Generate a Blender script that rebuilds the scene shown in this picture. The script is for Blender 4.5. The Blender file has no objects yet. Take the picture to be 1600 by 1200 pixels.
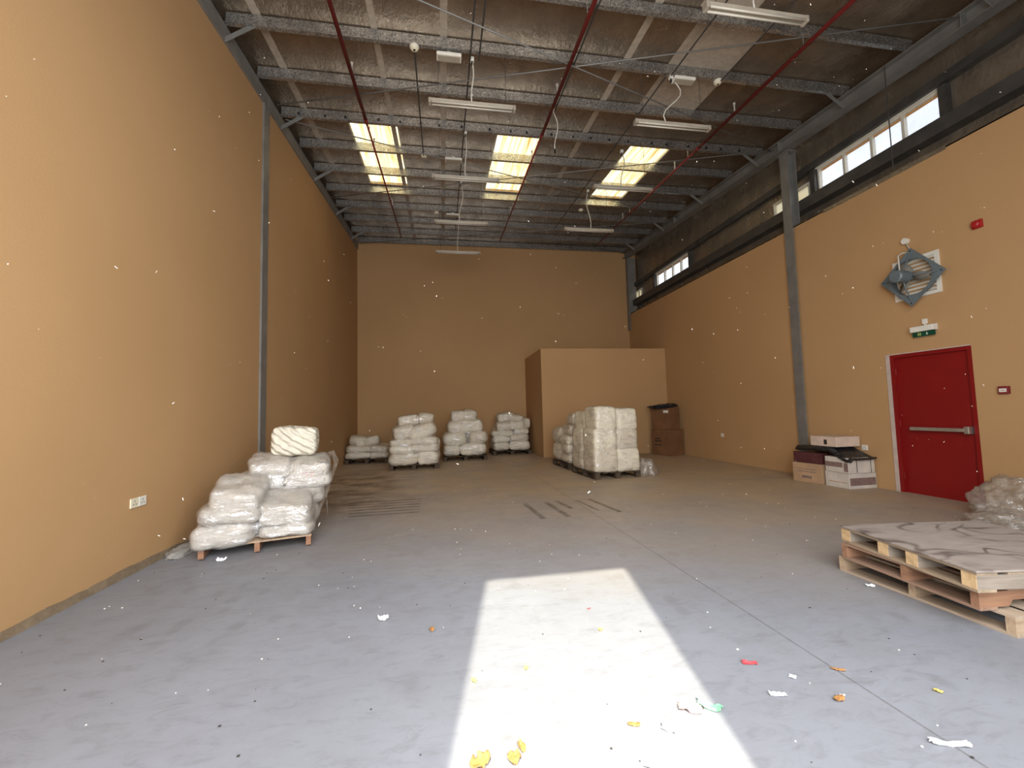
import bpy, bmesh, math, random
from mathutils import Vector, Matrix, noise
from mathutils.bvhtree import BVHTree

S = bpy.context.scene
C = S.collection
PI = math.pi

# ------------------------------------------------------------------ camera, light, exposure
CAM_YAW, CAM_PITCH, CAM_ROLL, CAM_F, CAM_H = 0.164342, 0.0655067, 0.0253501, 655.0, 1.387
def make_camera():
    cy, sy, cp, sp = math.cos(CAM_YAW), math.sin(CAM_YAW), math.cos(CAM_PITCH), math.sin(CAM_PITCH)
    fwd = Vector((sy*cp, cy*cp, sp)); right = Vector((cy, -sy, 0)); down = fwd.cross(right)
    r2 = math.cos(CAM_ROLL)*right + math.sin(CAM_ROLL)*down
    d2 = -math.sin(CAM_ROLL)*right + math.cos(CAM_ROLL)*down
    m = Matrix((( r2.x, -d2.x, -fwd.x, 0), (r2.y, -d2.y, -fwd.y, 0), (r2.z, -d2.z, -fwd.z, CAM_H), (0, 0, 0, 1)))
    cd = bpy.data.cameras.new('camera'); cd.sensor_width = 36; cd.lens = CAM_F/1600*36; cd.clip_start = 0.02
    co = bpy.data.objects.new('camera', cd); C.objects.link(co); co.matrix_world = m
    S.camera = co
make_camera()

SUN_EL = math.radians(48)
W = bpy.data.worlds.new('sky'); S.world = W; W.use_nodes = True
nt = W.node_tree; nt.nodes.clear()
out = nt.nodes.new('ShaderNodeOutputWorld'); bg = nt.nodes.new('ShaderNodeBackground'); sky = nt.nodes.new('ShaderNodeTexSky')
sky.sky_type = 'NISHITA'; sky.sun_disc = False; sky.sun_elevation = SUN_EL; sky.sun_rotation = math.radians(190); sky.dust_density = 3.0
bg.inputs['Strength'].default_value = 0.55
hs = nt.nodes.new('ShaderNodeHueSaturation'); hs.inputs['Saturation'].default_value = 0.4
nt.links.new(sky.outputs[0], hs.inputs['Color']); nt.links.new(hs.outputs[0], bg.inputs['Color']); nt.links.new(bg.outputs[0], out.inputs['Surface'])

sd = bpy.data.lights.new('sun', 'SUN'); sd.energy = 10.5; sd.angle = math.radians(0.6); sd.color = (1.0, 0.95, 0.76)
so = bpy.data.objects.new('sun', sd); C.objects.link(so)
sdir = Vector((0.188, 1.0, -math.tan(SUN_EL)*math.hypot(0.188, 1.0))).normalized()
so.rotation_euler = sdir.to_track_quat('-Z', 'Y').to_euler(); so.location = (0, -20, 20)

# added area light standing in for daylight from the unseen door front
ad = bpy.data.lights.new('door_fill_light', 'AREA'); ad.shape = 'RECTANGLE'; ad.size = 6.2; ad.size_y = 4.4
ad.energy = 680.0; ad.color = (0.93, 0.96, 1.0)
ao = bpy.data.objects.new('door_fill_light', ad); C.objects.link(ao)
ao.location = (0.6, -0.24, 2.85); ao.rotation_euler = (math.radians(73), 0, 0)

S.view_settings.view_transform = 'Standard'; S.view_settings.look = 'None'; S.view_settings.gamma = 1.0
S.view_settings.use_curve_mapping = False
S.view_settings.exposure = 0.0

# ------------------------------------------------------------------ geometry helpers
class MB:
    def __init__(s): s.v = []; s.f = []
    def box(s, x0, x1, y0, y1, z0, z1):
        b = len(s.v)
        s.v += [(x0,y0,z0),(x1,y0,z0),(x1,y1,z0),(x0,y1,z0),(x0,y0,z1),(x1,y0,z1),(x1,y1,z1),(x0,y1,z1)]
        s.f += [tuple(b+i for i in q) for q in ((0,3,2,1),(4,5,6,7),(0,1,5,4),(1,2,6,5),(2,3,7,6),(3,0,4,7))]
        return s
    def hexa(s, pts):       # 8 points, same order as box
        b = len(s.v); s.v += [tuple(p) for p in pts]
        s.f += [tuple(b+i for i in q) for q in ((0,3,2,1),(4,5,6,7),(0,1,5,4),(1,2,6,5),(2,3,7,6),(3,0,4,7))]
        return s
    def prism(s, poly, a, b, axis):   # 2D polygon extruded along axis from a to b
        n = len(poly); o = len(s.v)
        for t in (a, b):
            for (p, q) in poly:
                s.v.append({'x': (t,p,q), 'y': (p,t,q), 'z': (p,q,t)}[axis])
        s.f.append(tuple(o+i for i in range(n))[::-1]); s.f.append(tuple(o+n+i for i in range(n)))
        for i in range(n):
            j = (i+1) % n; s.f.append((o+i, o+j, o+n+j, o+n+i))
        return s
    def tube(s, path, r, n=8, cap=True):
        path = [Vector(p) for p in path]; o = len(s.v); m = len(path)
        rs = r if isinstance(r, (list, tuple)) else [r]*m
        up0 = None
        for i, p in enumerate(path):
            d = (path[min(i+1, m-1)] - path[max(i-1, 0)]).normalized()
            if up0 is None:
                up0 = Vector((0,0,1)) if abs(d.z) < 0.9 else Vector((1,0,0))
            a = d.cross(up0).normalized(); b = a.cross(d).normalized(); up0 = b
            for k in range(n):
                t = 2*PI*k/n; q = p + rs[i]*(math.cos(t)*a + math.sin(t)*b); s.v.append(tuple(q))
        for i in range(m-1):
            for k in range(n):
                k2 = (k+1) % n
                s.f.append((o+i*n+k, o+i*n+k2, o+(i+1)*n+k2, o+(i+1)*n+k))
        if cap:
            s.f.append(tuple(o+k for k in range(n))[::-1]); s.f.append(tuple(o+(m-1)*n+k for k in range(n)))
        return s
    def beam(s, p0, p1, w, h, up=(0,0,1)):
        p0, p1 = Vector(p0), Vector(p1); d = (p1-p0).normalized(); a = d.cross(Vector(up)).normalized(); b = a.cross(d).normalized()
        a *= w/2; b *= h/2
        return s.hexa([p0-a-b, p0+a-b, p1+a-b, p1-a-b, p0-a+b, p0+a+b, p1+a+b, p1-a+b])
    def build(s, name, mat, parent=None, loc=(0,0,0), rot=(0,0,0), smooth=False, bevel=0):
        me = bpy.data.meshes.new(name); me.from_pydata(s.v, [], s.f); me.update()
        bm = bmesh.new(); bm.from_mesh(me); bmesh.ops.recalc_face_normals(bm, faces=bm.faces); bm.to_mesh(me); bm.free()
        if smooth:
            for p in me.polygons: p.use_smooth = True
        me.materials.append(mat)
        o = bpy.data.objects.new(name, me); C.objects.link(o); o.location = loc; o.rotation_euler = rot
        if parent is not None: o.parent = parent
        if bevel:
            m = o.modifiers.new('bevel', 'BEVEL'); m.width = bevel; m.segments = 2; m.limit_method = 'ANGLE'
        return o

def thing(name, label, cat, loc=(0,0,0), rot=(0,0,0), group=None):
    o = bpy.data.objects.new(name, None); C.objects.link(o); o.location = loc; o.rotation_euler = rot
    o.empty_display_size = 0.1
    return tag(o, label, cat, group)
def tag(o, label, cat, group=None):
    o['label'] = label; o['category'] = cat
    if group: o['group'] = group
    return o
def struct(o, label=None, cat=None):
    o['kind'] = 'structure'
    if label: o['label'] = label
    if cat: o['category'] = cat
    return o
ORD = ['nearest', 'second', 'third', 'fourth', 'fifth', 'sixth', 'seventh', 'eighth', 'ninth', 'tenth', 'eleventh', 'twelfth', 'thirteenth', 'fourteenth', 'fifteenth', 'sixteenth']

# ------------------------------------------------------------------ material helpers
class NT:
    def __init__(s, name):
        s.m = bpy.data.materials.new(name); s.m.use_nodes = True; s.t = s.m.node_tree; s.t.nodes.clear()
        s.out = s.t.nodes.new('ShaderNodeOutputMaterial')
        s.tc = s.t.nodes.new('ShaderNodeTexCoord')
    def n(s, typ, **kw):
        n = s.t.nodes.new(typ)
        for k, v in kw.items():
            if k == 'inp':
                for a, b in v.items():
                    if isinstance(b, bpy.types.NodeSocket): s.t.links.new(b, n.inputs[a])
                    else: n.inputs[a].default_value = b
            else: setattr(n, k, v)
        return n
    def l(s, a, b): s.t.links.new(a, b)
    def mapping(s, scale=(1,1,1), loc=(0,0,0), rot=(0,0,0), src='Object'):
        m = s.n('ShaderNodeMapping'); s.l(s.tc.outputs[src], m.inputs['Vector'])
        m.inputs['Scale'].default_value = scale; m.inputs['Location'].default_value = loc; m.inputs['Rotation'].default_value = rot
        return m.outputs[0]
    def noise(s, scale=5, detail=4, rough=.55, vec=None, dist=0):
        n = s.n('ShaderNodeTexNoise', inp={'Scale': scale, 'Detail': detail, 'Roughness': rough, 'Distortion': dist})
        s.l(vec if vec is not None else s.tc.outputs['Object'], n.inputs['Vector'])
        return n.outputs['Fac']
    def ramp(s, fac, stops):
        r = s.n('ShaderNodeValToRGB'); s.l(fac, r.inputs[0]); e = r.color_ramp.elements
        while len(e) < len(stops): e.new(0.5)
        for el, (p, c) in zip(e, stops):
            el.position = p; el.color = (*c, 1) if len(c) == 3 else c
        return r.outputs[0]
    def rampf(s, fac, a, b, va=0.0, vb=1.0):
        m = s.n('ShaderNodeMapRange', inp={'Value': fac, 'From Min': a, 'From Max': b, 'To Min': va, 'To Max': vb}); m.clamp = True
        return m.outputs[0]
    def mix(s, fac, a, b):
        m = s.n('ShaderNodeMix', data_type='RGBA')
        for i, v in ((0, fac), (6, a), (7, b)):
            if isinstance(v, bpy.types.NodeSocket): s.l(v, m.inputs[i])
            else: m.inputs[i].default_value = v if i == 0 else (*v[:3], 1)
        return m.outputs[2]
    def math(s, op, a, b=0.0):
        m = s.n('ShaderNodeMath', operation=op)
        for i, v in ((0, a), (1, b)):
            if isinstance(v, bpy.types.NodeSocket): s.l(v, m.inputs[i])
            else: m.inputs[i].default_value = v
        return m.outputs[0]
    def bump(s, h, strength=.2, dist=.02):
        b = s.n('ShaderNodeBump', inp={'Strength': strength, 'Distance': dist}); s.l(h, b.inputs['Height'])
        return b.outputs[0]
    def bsdf(s, color, rough=.6, metal=0, normal=None, spec=.5, **extra):
        b = s.n('ShaderNodeBsdfPrincipled')
        for k, v in (('Base Color', color), ('Roughness', rough), ('Metallic', metal), ('Specular IOR Level', spec)):
            if isinstance(v, bpy.types.NodeSocket): s.l(v, b.inputs[k])
            else: b.inputs[k].default_value = (*v[:3], 1) if k == 'Base Color' else v
        if normal is not None: s.l(normal, b.inputs['Normal'])
        return b
    def done(s, shader):
        s.l(shader.outputs[0], s.out.inputs['Surface']); return s.m

def simple(name, col, rough=.6, metal=0, var=.12, scale=8, bump=0, bscale=40, spec=.5):
    t = NT(name); n = t.noise(scale, 4)
    dark = tuple(max(0, c*(1-var)) for c in col); lite = tuple(min(1, c*(1+var)) for c in col)
    c = t.ramp(n, [(.3, dark), (.7, lite)])
    nm = t.bump(t.noise(bscale, 3), bump, .01) if bump else None
    return t.done(t.bsdf(c, rough, metal, nm, spec))

def mat_wall():
    t = NT('tan_wall_paint')
    big = t.noise(.5, 3); fine = t.noise(60, 3)
    c = t.ramp(big, [(.3, (.43, .252, .112)), (.7, (.465, .276, .127))])
    sp = t.noise(14, 5, .7); c = t.mix(t.rampf(sp, .72, .8, 0, .35), c, (.37, .215, .095))
    return t.done(t.bsdf(c, .75, 0, t.bump(fine, .10, .01), .3))
def mat_floor():
    t = NT('grey_concrete_floor')
    big = t.noise(.45, 5, .6); mid = t.noise(3.0, 6, .65); fine = t.noise(38, 4, .7)
    c = t.ramp(big, [(.3, (.205, .21, .23)), (.7, (.255, .263, .29))])
    c = t.mix(t.rampf(mid, .45, .75, 0, .35), c, (.175, .168, .165))
    c = t.mix(t.rampf(fine, .60, .8, 0, .3), c, (.14, .135, .13))
    sc = t.noise(1.0, 6, .75, t.mapping((5, 13, 1), (0, 0, 0), (0, 0, .3)), .8); c = t.mix(t.rampf(sc, .50, .70, 0, .6), c, (.155, .153, .160))
    # scuffed footprints: stretched cells, only where a second noise allows
    v = t.n('ShaderNodeTexVoronoi', inp={'Scale': 1.0, 'Randomness': 1.0}); t.l(t.mapping((5.2, 3.4, 1)), v.inputs['Vector'])
    foot = t.rampf(v.outputs['Distance'], .18, .32, 1, 0)
    gate = t.rampf(t.noise(.8, 2), .48, .60, 0, 1)
    c = t.mix(t.math('MULTIPLY', t.math('MULTIPLY', foot, gate), .38), c, (.15, .148, .152))
    # brown dirt smears behind the front-left pallet
    sep = t.n('ShaderNodeSeparateXYZ'); t.l(t.tc.outputs['Object'], sep.inputs[0])
    # sandy dust towards the back, with the warm light there mixed into its colour
    dy = t.math('ADD', sep.outputs[1], t.math('MULTIPLY', sep.outputs[0], .42))
    dust = t.math('MULTIPLY', t.rampf(dy, 3.4, 8.5, 0, .95), t.rampf(t.noise(1.2, 5), .25, .65, .55, 1))
    c = t.mix(dust, c, (.47, .34, .20))
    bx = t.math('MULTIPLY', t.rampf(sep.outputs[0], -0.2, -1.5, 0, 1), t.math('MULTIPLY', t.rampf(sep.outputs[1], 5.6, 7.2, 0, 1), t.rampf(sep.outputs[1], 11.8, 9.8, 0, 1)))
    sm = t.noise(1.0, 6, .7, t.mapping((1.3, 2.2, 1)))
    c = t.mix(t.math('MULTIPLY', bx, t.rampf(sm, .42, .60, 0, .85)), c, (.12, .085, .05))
    r = t.rampf(mid, .3, .8, .42, .62)
    return t.done(t.bsdf(c, r, 0, t.bump(fine, .08, .01), .35))
def mat_foil(name, col, rough=.36, metal=.75, stretch=(1,1,1), contrast=.35):
    t = NT(name)
    n1 = t.noise(2.2, 6, .65, t.mapping(stretch)); n2 = t.noise(18, 4, .6, t.mapping(stretch)); n3 = t.noise(3.0, 2)
    dark = tuple(c*(1-contrast) for c in col)
    c = t.ramp(n1, [(.3, dark), (.7, col)])
    r = t.rampf(n3, .3, .7, rough-.08, rough+.12)
    h = t.math('ADD', t.math('MULTIPLY', n1, .7), t.math('MULTIPLY', n2, .25))
    return t.done(t.bsdf(c, r, metal, t.bump(h, .75, .06), .4))
def mat_galv(name='galvanised_steel', col=(.40, .40, .385), rough=.34):
    t = NT(name)
    v = t.n('ShaderNodeTexVoronoi', inp={'Scale': 75.0}); t.l(t.tc.outputs['Object'], v.inputs['Vector'])
    sp = t.n('ShaderNodeSeparateColor'); t.l(v.outputs['Color'], sp.inputs[0])
    a = tuple(c*.5 for c in col); b = tuple(c*1.7 for c in col)
    c = t.mix(t.math('MULTIPLY', sp.outputs[0], .9), a, b)
    c = t.mix(t.rampf(t.noise(1.5, 5, .65), .5, .75, 0, .55), c, tuple(k*.45 for k in col))
    r = t.rampf(sp.outputs[1], 0, 1, rough-.12, rough+.15)
    return t.done(t.bsdf(c, r, .85, None, .5))
def mat_wood(name, col, dark, axis=0):
    t = NT(name); sc = [18, 18, 18]; sc[axis] = 1.6
    g = t.noise(1.0, 6, .65, t.mapping(tuple(sc)), .6); b = t.noise(2.0, 3)
    c = t.ramp(g, [(.3, dark), (.55, col), (.8, tuple(min(1, k*1.12) for k in col))])
    c = t.mix(t.rampf(b, .45, .75, 0, .35), c, tuple(k*.62 for k in col))
    return t.done(t.bsdf(c, .75, 0, t.bump(g, .25, .01), .25))
def mat_bag(name, col=(.82, .735, .58), diag=False):  # default cream holds the warm light of the hall's far end
    t = NT(name)
    n = t.noise(3.5, 5, .6); w = t.noise(1.0, 4, .6, t.mapping((14, 5, 9)), 1.2)
    wv = t.n('ShaderNodeTexWave', inp={'Scale': 120.0, 'Distortion': .5}); t.l(t.tc.outputs['Object'], wv.inputs['Vector'])
    c = t.ramp(n, [(.3, tuple(k*.80 for k in col)), (.65, col)])
    c = t.mix(t.rampf(t.noise(1.3, 5, .6), .58, .78, 0, 0 if diag else .4), c, (.44, .36, .26))
    h = t.math('ADD', w, t.math('MULTIPLY', wv.outputs['Fac'], .03))
    if diag:
        dw = t.n('ShaderNodeTexWave', inp={'Scale': 3.2, 'Distortion': 5.0, 'Detail': 2.0, 'Detail Scale': 1.2}); t.l(t.mapping((1, 1, 1.6), (0, 0, 0), (0, .75, 0)), dw.inputs['Vector'])
        h = t.math('ADD', t.math('MULTIPLY', w, .5), t.math('MULTIPLY', dw.outputs['Fac'], .8))
    return t.done(t.bsdf(c, .62, 0, t.bump(h, .8 if diag else .55, .035), .35))
def mat_film(name='stretch_film', lo=.06, hi=.60, tint=(.93, .90, .84), milky=.09):
    t = NT(name)
    n = t.noise(1.0, 5, .65, t.mapping((4, 4, 13)), 1.0); n2 = t.noise(15, 3, .6)
    h = t.math('ADD', n, t.math('MULTIPLY', n2, .18)); nm = t.bump(h, .8, .05)
    gl = t.n('ShaderNodeBsdfGlossy'); gl.inputs['Roughness'].default_value = .17; gl.inputs['Color'].default_value = (.95, .95, .95, 1); t.l(nm, gl.inputs['Normal'])
    tr = t.n('ShaderNodeBsdfTransparent'); tr.inputs[0].default_value = (.98, .975, .965, 1)
    df = t.n('ShaderNodeBsdfDiffuse'); df.inputs['Color'].default_value = (*tint, 1); t.l(nm, df.inputs['Normal'])
    lw = t.n('ShaderNodeLayerWeight', inp={'Blend': .25}); t.l(nm, lw.inputs['Normal'])
    f = t.math('ADD', t.rampf(n, .45, .75, lo, hi), t.math('MULTIPLY', lw.outputs['Facing'], .15))
    f2 = t.n('ShaderNodeClamp'); t.l(f, f2.inputs[0])
    m1 = t.n('ShaderNodeMixShader'); t.l(f2.outputs[0], m1.inputs[0]); t.l(tr.outputs[0], m1.inputs[1]); t.l(gl.outputs[0], m1.inputs[2])
    m2 = t.n('ShaderNodeMixShader'); t.l(t.rampf(n2, .35, .7, milky*.5, milky*1.6), m2.inputs[0]); t.l(m1.outputs[0], m2.inputs[1]); t.l(df.outputs[0], m2.inputs[2])
    t.l(m2.outputs[0], t.out.inputs['Surface']); return t.m
def mat_skylight():
    t = NT('translucent_roof_sheet')
    n = t.noise(1.0, 5, .6, t.mapping((7.5, .55, 1)), .4); n2 = t.noise(1.0, 5, .7, t.mapping((26, 2.5, 1)))
    c = t.ramp(n, [(.40, (.56, .52, .35)), (.56, (.50, .385, .18)), (.66, (.36, .16, .028))])
    c = t.mix(t.rampf(n2, .55, .75, 0, .5), c, (.32, .19, .06))
    tl = t.n('ShaderNodeBsdfTranslucent'); t.l(c, tl.inputs[0])
    df = t.n('ShaderNodeBsdfDiffuse'); t.l(c, df.inputs[0])
    mx = t.n('ShaderNodeMixShader'); mx.inputs[0].default_value = .25
    t.l(tl.outputs[0], mx.inputs[1]); t.l(df.outputs[0], mx.inputs[2]); t.l(mx.outputs[0], t.out.inputs['Surface']); return t.m
def mat_glass(name, clear=.72, tint=(.95, .93, .92)):
    t = NT(name)
    tr = t.n('ShaderNodeBsdfTransparent'); tr.inputs[0].default_value = (.97, .97, .97, 1)
    tl = t.n('ShaderNodeBsdfTranslucent'); tl.inputs[0].default_value = (*tint, 1)
    gl = t.n('ShaderNodeBsdfGlossy'); gl.inputs['Roughness'].default_value = .05
    f = t.rampf(t.noise(3.0, 5), .3, .75, 1-clear-.15, 1-clear+.15)
    m1 = t.n('ShaderNodeMixShader'); t.l(f, m1.inputs[0]); t.l(tr.outputs[0], m1.inputs[1]); t.l(tl.outputs[0], m1.inputs[2])
    m2 = t.n('ShaderNodeMixShader'); m2.inputs[0].default_value = .05; t.l(m1.outputs[0], m2.inputs[1]); t.l(gl.outputs[0], m2.inputs[2])
    t.l(m2.outputs[0], t.out.inputs['Surface']); return t.m
def mat_mark(name, col, cover, scale=6):     # thin dirt lying on the floor, broken up by noise
    t = NT(name); b = t.bsdf(col, .8, 0, None, .2)
    tr = t.n('ShaderNodeBsdfTransparent')
    f = t.rampf(t.noise(scale, 6, .7), .3, .7, cover*.35, cover)
    mx = t.n('ShaderNodeMixShader'); t.l(f, mx.inputs[0]); t.l(tr.outputs[0], mx.inputs[1]); t.l(b.outputs[0], mx.inputs[2])
    t.l(mx.outputs[0], t.out.inputs['Surface']); return t.m

M = dict(
    wall=mat_wall(), floor=mat_floor(),
    roof=mat_foil('foil_faced_roof_insulation', (.38, .29, .205), .30, .75, (1.2, .8, 1)),
    clad=mat_foil('foil_faced_wall_cladding', (.42, .36, .28), .30, .78, (1, 1.0, .5)),
    tape=simple('aluminium_seam_tape', (.40, .33, .25), .6, .0, .15, 12),
    galv=mat_galv(), paint_steel=simple('grey_primed_steel', (.205, .195, .175), .5, .25, .18, 3, .05),
    dark_steel=simple('dark_galvanised_girt', (.085, .08, .072), .5, .5, .25, 4),
    red_pipe=simple('red_oxide_pipe_paint', (.17, .012, .012), .45, 0, .15, 6),
    red_door=simple('red_door_paint', (.20, .0, .0), .55, 0, .06, 3, .02, .05),
    red_plastic=simple('red_plastic', (.35, .01, .01), .4),
    dark_red=simple('dark_red_plastic', (.17, .008, .012), .45),
    white_frame=simple('white_window_frame', (.62, .58, .48), .5, 0, .08),
    door_trim=simple('pale_door_surround', (.50, .40, .34), .65, 0, .1),
    white=simple('white_plastic', (.72, .68, .58), .45, 0, .06),
    cream=simple('yellowed_white_plastic', (.70, .64, .46), .45, 0, .06),
    tube=simple('fluorescent_glass', (.52, .47, .38), .25, 0, .03),
    lamp_body=simple('cream_enamel', (.34, .29, .22), .5, 0, .1),
    black=simple('black_rubber', (.012, .012, .012), .5), conduit=simple('dark_conduit', (.05, .045, .04), .5),
    cord=simple('white_cable', (.55, .5, .42), .5),
    fan=simple('blue_grey_enamel', (.13, .16, .17), .45, .1, .12, 6), blade=simple('grey_brown_blade', (.22, .20, .16), .5, .1, .12),
    alu=simple('brushed_aluminium', (.55, .52, .47), .35, .85, .08, 14),
    green=simple('green_exit_panel', (.006, .06, .035), .3), pictogram=simple('exit_pictogram', (.42, .44, .12), .4),
    arrow=simple('exit_arrow', (.5, .62, .5), .4),
    bag=mat_bag('woven_white_sack'), bag2=mat_bag('cream_fabric_sack', (.88, .80, .62)), bag3=mat_bag('grey_white_sack', (.72, .63, .48)), bag_diag=mat_bag('cream_fabric_sack', (.74, .68, .54), True), bag_near=mat_bag('woven_sack_dimmed', (.60, .55, .48)),  # near copy of the same sacks darkened to offset strong light there
    film=mat_film(), film_near=mat_film('stretch_film_near', .08, .75, (.90, .86, .80), .16), film_loose=mat_film('loose_crumpled_film', .10, .45, (.62, .56, .48), .20),
    skylight=mat_skylight(), glass=mat_glass('dusty_window_glass'), frosted=mat_glass('frosted_yellow_glass', .12, (.85, .76, .56)),
    pane_orange=simple('orange_tan_strip', (.62, .33, .12), .6),
    wood_a=mat_wood('pale_pine_wood', (.62, .43, .23), (.42, .27, .13), 0), wood_b=mat_wood('reddish_brown_wood', (.31, .165, .095), (.20, .10, .06), 0),
    wood_c=mat_wood('tan_pallet_wood', (.44, .32, .21), (.27, .18, .115), 0), wood_d=mat_wood('shadow_dark_wood', (.08, .055, .035), (.035, .025, .016), 0),  # far pallet wood darkened to hold the shadow gap under the sacks
    wood_ay=mat_wood('pale_pine_board', (.56, .41, .25), (.40, .28, .16), 1), wood_by=mat_wood('reddish_brown_board', (.30, .19, .13), (.18, .105, .065), 1),
    wood_cy=mat_wood('tan_pallet_board', (.42, .325, .235), (.28, .205, .14), 1),
    wood_g=mat_wood('weathered_grey_wood', (.29, .24, .19), (.18, .14, .105), 0), wood_gy=mat_wood('weathered_grey_board', (.36, .27, .18), (.22, .16, .105), 1),
    rubble=simple('cement_rubble_grey', (.27, .25, .22), .85, 0, .25, 12, .4, 60),
    poly=None, carton_brown=simple('brown_cardboard', (.17, .075, .03), .7, 0, .18, 4, .05),
    carton_tan=simple('tan_cardboard', (.40, .25, .14), .7, 0, .15, 5, .05), carton_white=simple('white_cardboard', (.55, .49, .42), .65, 0, .14, 5, .05),
    carton_print=simple('purple_brown_print', (.20, .13, .11), .65, 0, .2, 14), carton_dark=simple('dark_maroon_carton', (.075, .02, .022), .35, 0, .3, 10, .1),
    carton_pink=simple('pinkish_cardboard', (.60, .46, .36), .65, 0, .12, 6, .05), ink=simple('dark_ink', (.03, .02, .015), .7),
    black_bag=None, mark=mat_mark('dark_floor_dirt', (.14, .115, .085), .48), joint=mat_mark('floor_joint_dirt', (.14, .12, .10), .4, 9),
    plaster=mat_mark('grey_cement_smear', (.26, .19, .12), 1.0, 5),
    leaf=simple('dry_leaf', (.42, .20, .06), .7, 0, .3, 30), paper=simple('white_paper_scrap', (.75, .75, .76), .7, 0, .06, 20),
    pink_paper=simple('pink_paper_scrap', (.72, .40, .34), .6), green_paper=simple('green_paper_scrap', (.16, .50, .24), .6),
    red_paper=simple('red_paper_scrap', (.45, .05, .06), .6), yellow_scrap=simple('yellow_scrap', (.70, .52, .12), .6), dustfleck=simple('dust_fleck', (.85, .80, .68), .8),
)
def mat_blackbag():
    t = NT('black_polythene'); n = t.noise(9, 5, .65, None, 1.0)
    return t.done(t.bsdf((.010, .011, .013), .28, 0, t.bump(n, .8, .05), .6))
M['black_bag'] = mat_blackbag()
def mat_sheet():
    t = NT('stained_plywood_sheet')
    n = t.noise(1.3, 3, .5, None, .0)
    d = t.math('ABSOLUTE', t.math('SUBTRACT', t.noise(2.6, 1, .4, None, .9), .5)); line = t.rampf(d, .008, .045, 1, 0)
    gate = t.rampf(t.noise(2.4, 4), .38, .55, 0, 1)
    g = t.noise(1.0, 5, .6, t.mapping((6, 30, 6)))
    c = t.ramp(g, [(.3, (.25, .205, .175)), (.7, (.33, .28, .24))])
    c = t.mix(t.math('MULTIPLY', t.math('MULTIPLY', line, gate), .85), c, (.075, .055, .045))
    c = t.mix(t.rampf(n, .5, .7, 0, .3), c, (.26, .22, .19))
    return t.done(t.bsdf(c, .7, 0, t.bump(g, .1, .01), .3))
M['sheet'] = mat_sheet()
def mat_poly():
    t = NT('added_leaf_sheet'); tl = t.n('ShaderNodeBsdfTranslucent'); tl.inputs[0].default_value = (.10, .11, .12, 1)  # sheet of the unseen leaves added to narrow the sun
    t.l(tl.outputs[0], t.out.inputs['Surface']); return t.m
M['poly'] = mat_poly()

# ------------------------------------------------------------------ room dimensions (metres)
XL, XR, YF, YB = -2.82, 6.97, -0.9, 14.70
SL = 0.075                                   # roof climbs towards the back
def raf(y): return 5.97 + SL*y               # rafter underside
def pur(y): return 6.20 + SL*y               # purlin underside
def rof(y): return 6.42 + SL*y               # insulation face
ZB = 4.93                                    # top of the painted block wall

fl = MB().box(XL-.3, 7.6, YF-6, YB+.3, -.2, 0).build('floor', M['floor']); struct(fl, 'grey concrete floor with scuffs, dust and a bright sun patch', 'floor')
def sloped_wall(x0, x1, y0, y1, top): return [(x0,y0,0),(x1,y0,0),(x1,y1,0),(x0,y1,0),(x0,y0,top(y0)),(x1,y0,top(y0)),(x1,y1,top(y1)),(x0,y1,top(y1))]
wl = MB().hexa(sloped_wall(XL-.2, XL, YF-.2, YB+.2, lambda y: pur(y)-.03)).build('wall_left', M['wall']); struct(wl, 'tall tan painted wall on the left', 'wall')
wb = MB().box(XL-.2, 7.35, YB, YB+.2, 0, rof(YB)).build('wall_back', M['wall']); struct(wb, 'tan painted end wall at the far side of the hall', 'wall')
# right wall with the door opening
DY0, DY1, DZ = 4.485, 5.525, 2.115
mb = MB().box(XR, XR+.2, YF-.2, DY0, 0, ZB).box(XR, XR+.2, DY1, YB, 0, ZB).box(XR, XR+.2, DY0, DY1, DZ, ZB)
wr = mb.build('wall_right', M['wall']); struct(wr, 'tan painted block wall on the right with the red door', 'wall')
# the low store room in the far right corner
RX, RY, RZ = 2.93, 12.235, 3.26
mb = MB().box(RX, XR, RY, RY+.15, 0, RZ).box(RX, RX+.15, RY+.15, YB, 0, RZ).box(RX+.15, XR, RY+.15, YB, RZ-.15, RZ)
sr = mb.build('wall_store_room', M['wall']); struct(sr, 'low tan walled store room in the far right corner', 'wall')
# clerestory cladding on the right
wins = [(4.76, 6.82, 5.47, 5.97, 4, 'glass'), (7.02, 7.95, 5.47, 5.83, 2, 'frosted'), (11.13, 13.11, 5.47, 5.97, 4, 'glass'), (14.22, 14.70, 5.47, 5.83, 2, 'frosted')]
CX = 7.32
mb = MB().box(CX, CX+.05, YF-.2, YB+.2, ZB-.1, 5.47)
y = YF-.2
for (a, b, z0, z1, n, g) in wins:
    mb.box(CX, CX+.05, y, a, 5.47, 5.97)
    if z1 < 5.97: mb.box(CX, CX+.05, a, b, z1, 5.97)
    y = b
mb.box(CX, CX+.05, y, YB+.2, 5.47, 5.97)
mb.hexa([(CX,YF-.2,5.97),(CX+.05,YF-.2,5.97),(CX+.05,YB+.2,5.97),(CX,YB+.2,5.97),(CX,YF-.2,rof(YF-.2)),(CX+.05,YF-.2,rof(YF-.2)),(CX+.05,YB+.2,rof(YB+.2)),(CX,YB+.2,rof(YB+.2))])
cl = mb.build('wall_clerestory', M['clad']); struct(cl, 'dark foil faced cladding above the right block wall', 'wall')
MB().box(-.006, 0, 4.55, 6.45, ZB-.045, ZB+.02).build('flashing_strip', M['clad'], wr, (XR, 0, 0))
lg = MB().box(XR, CX, YF-.2, YB, ZB-.02, ZB+.005).build('ledge', M['clad'], wr)
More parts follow.
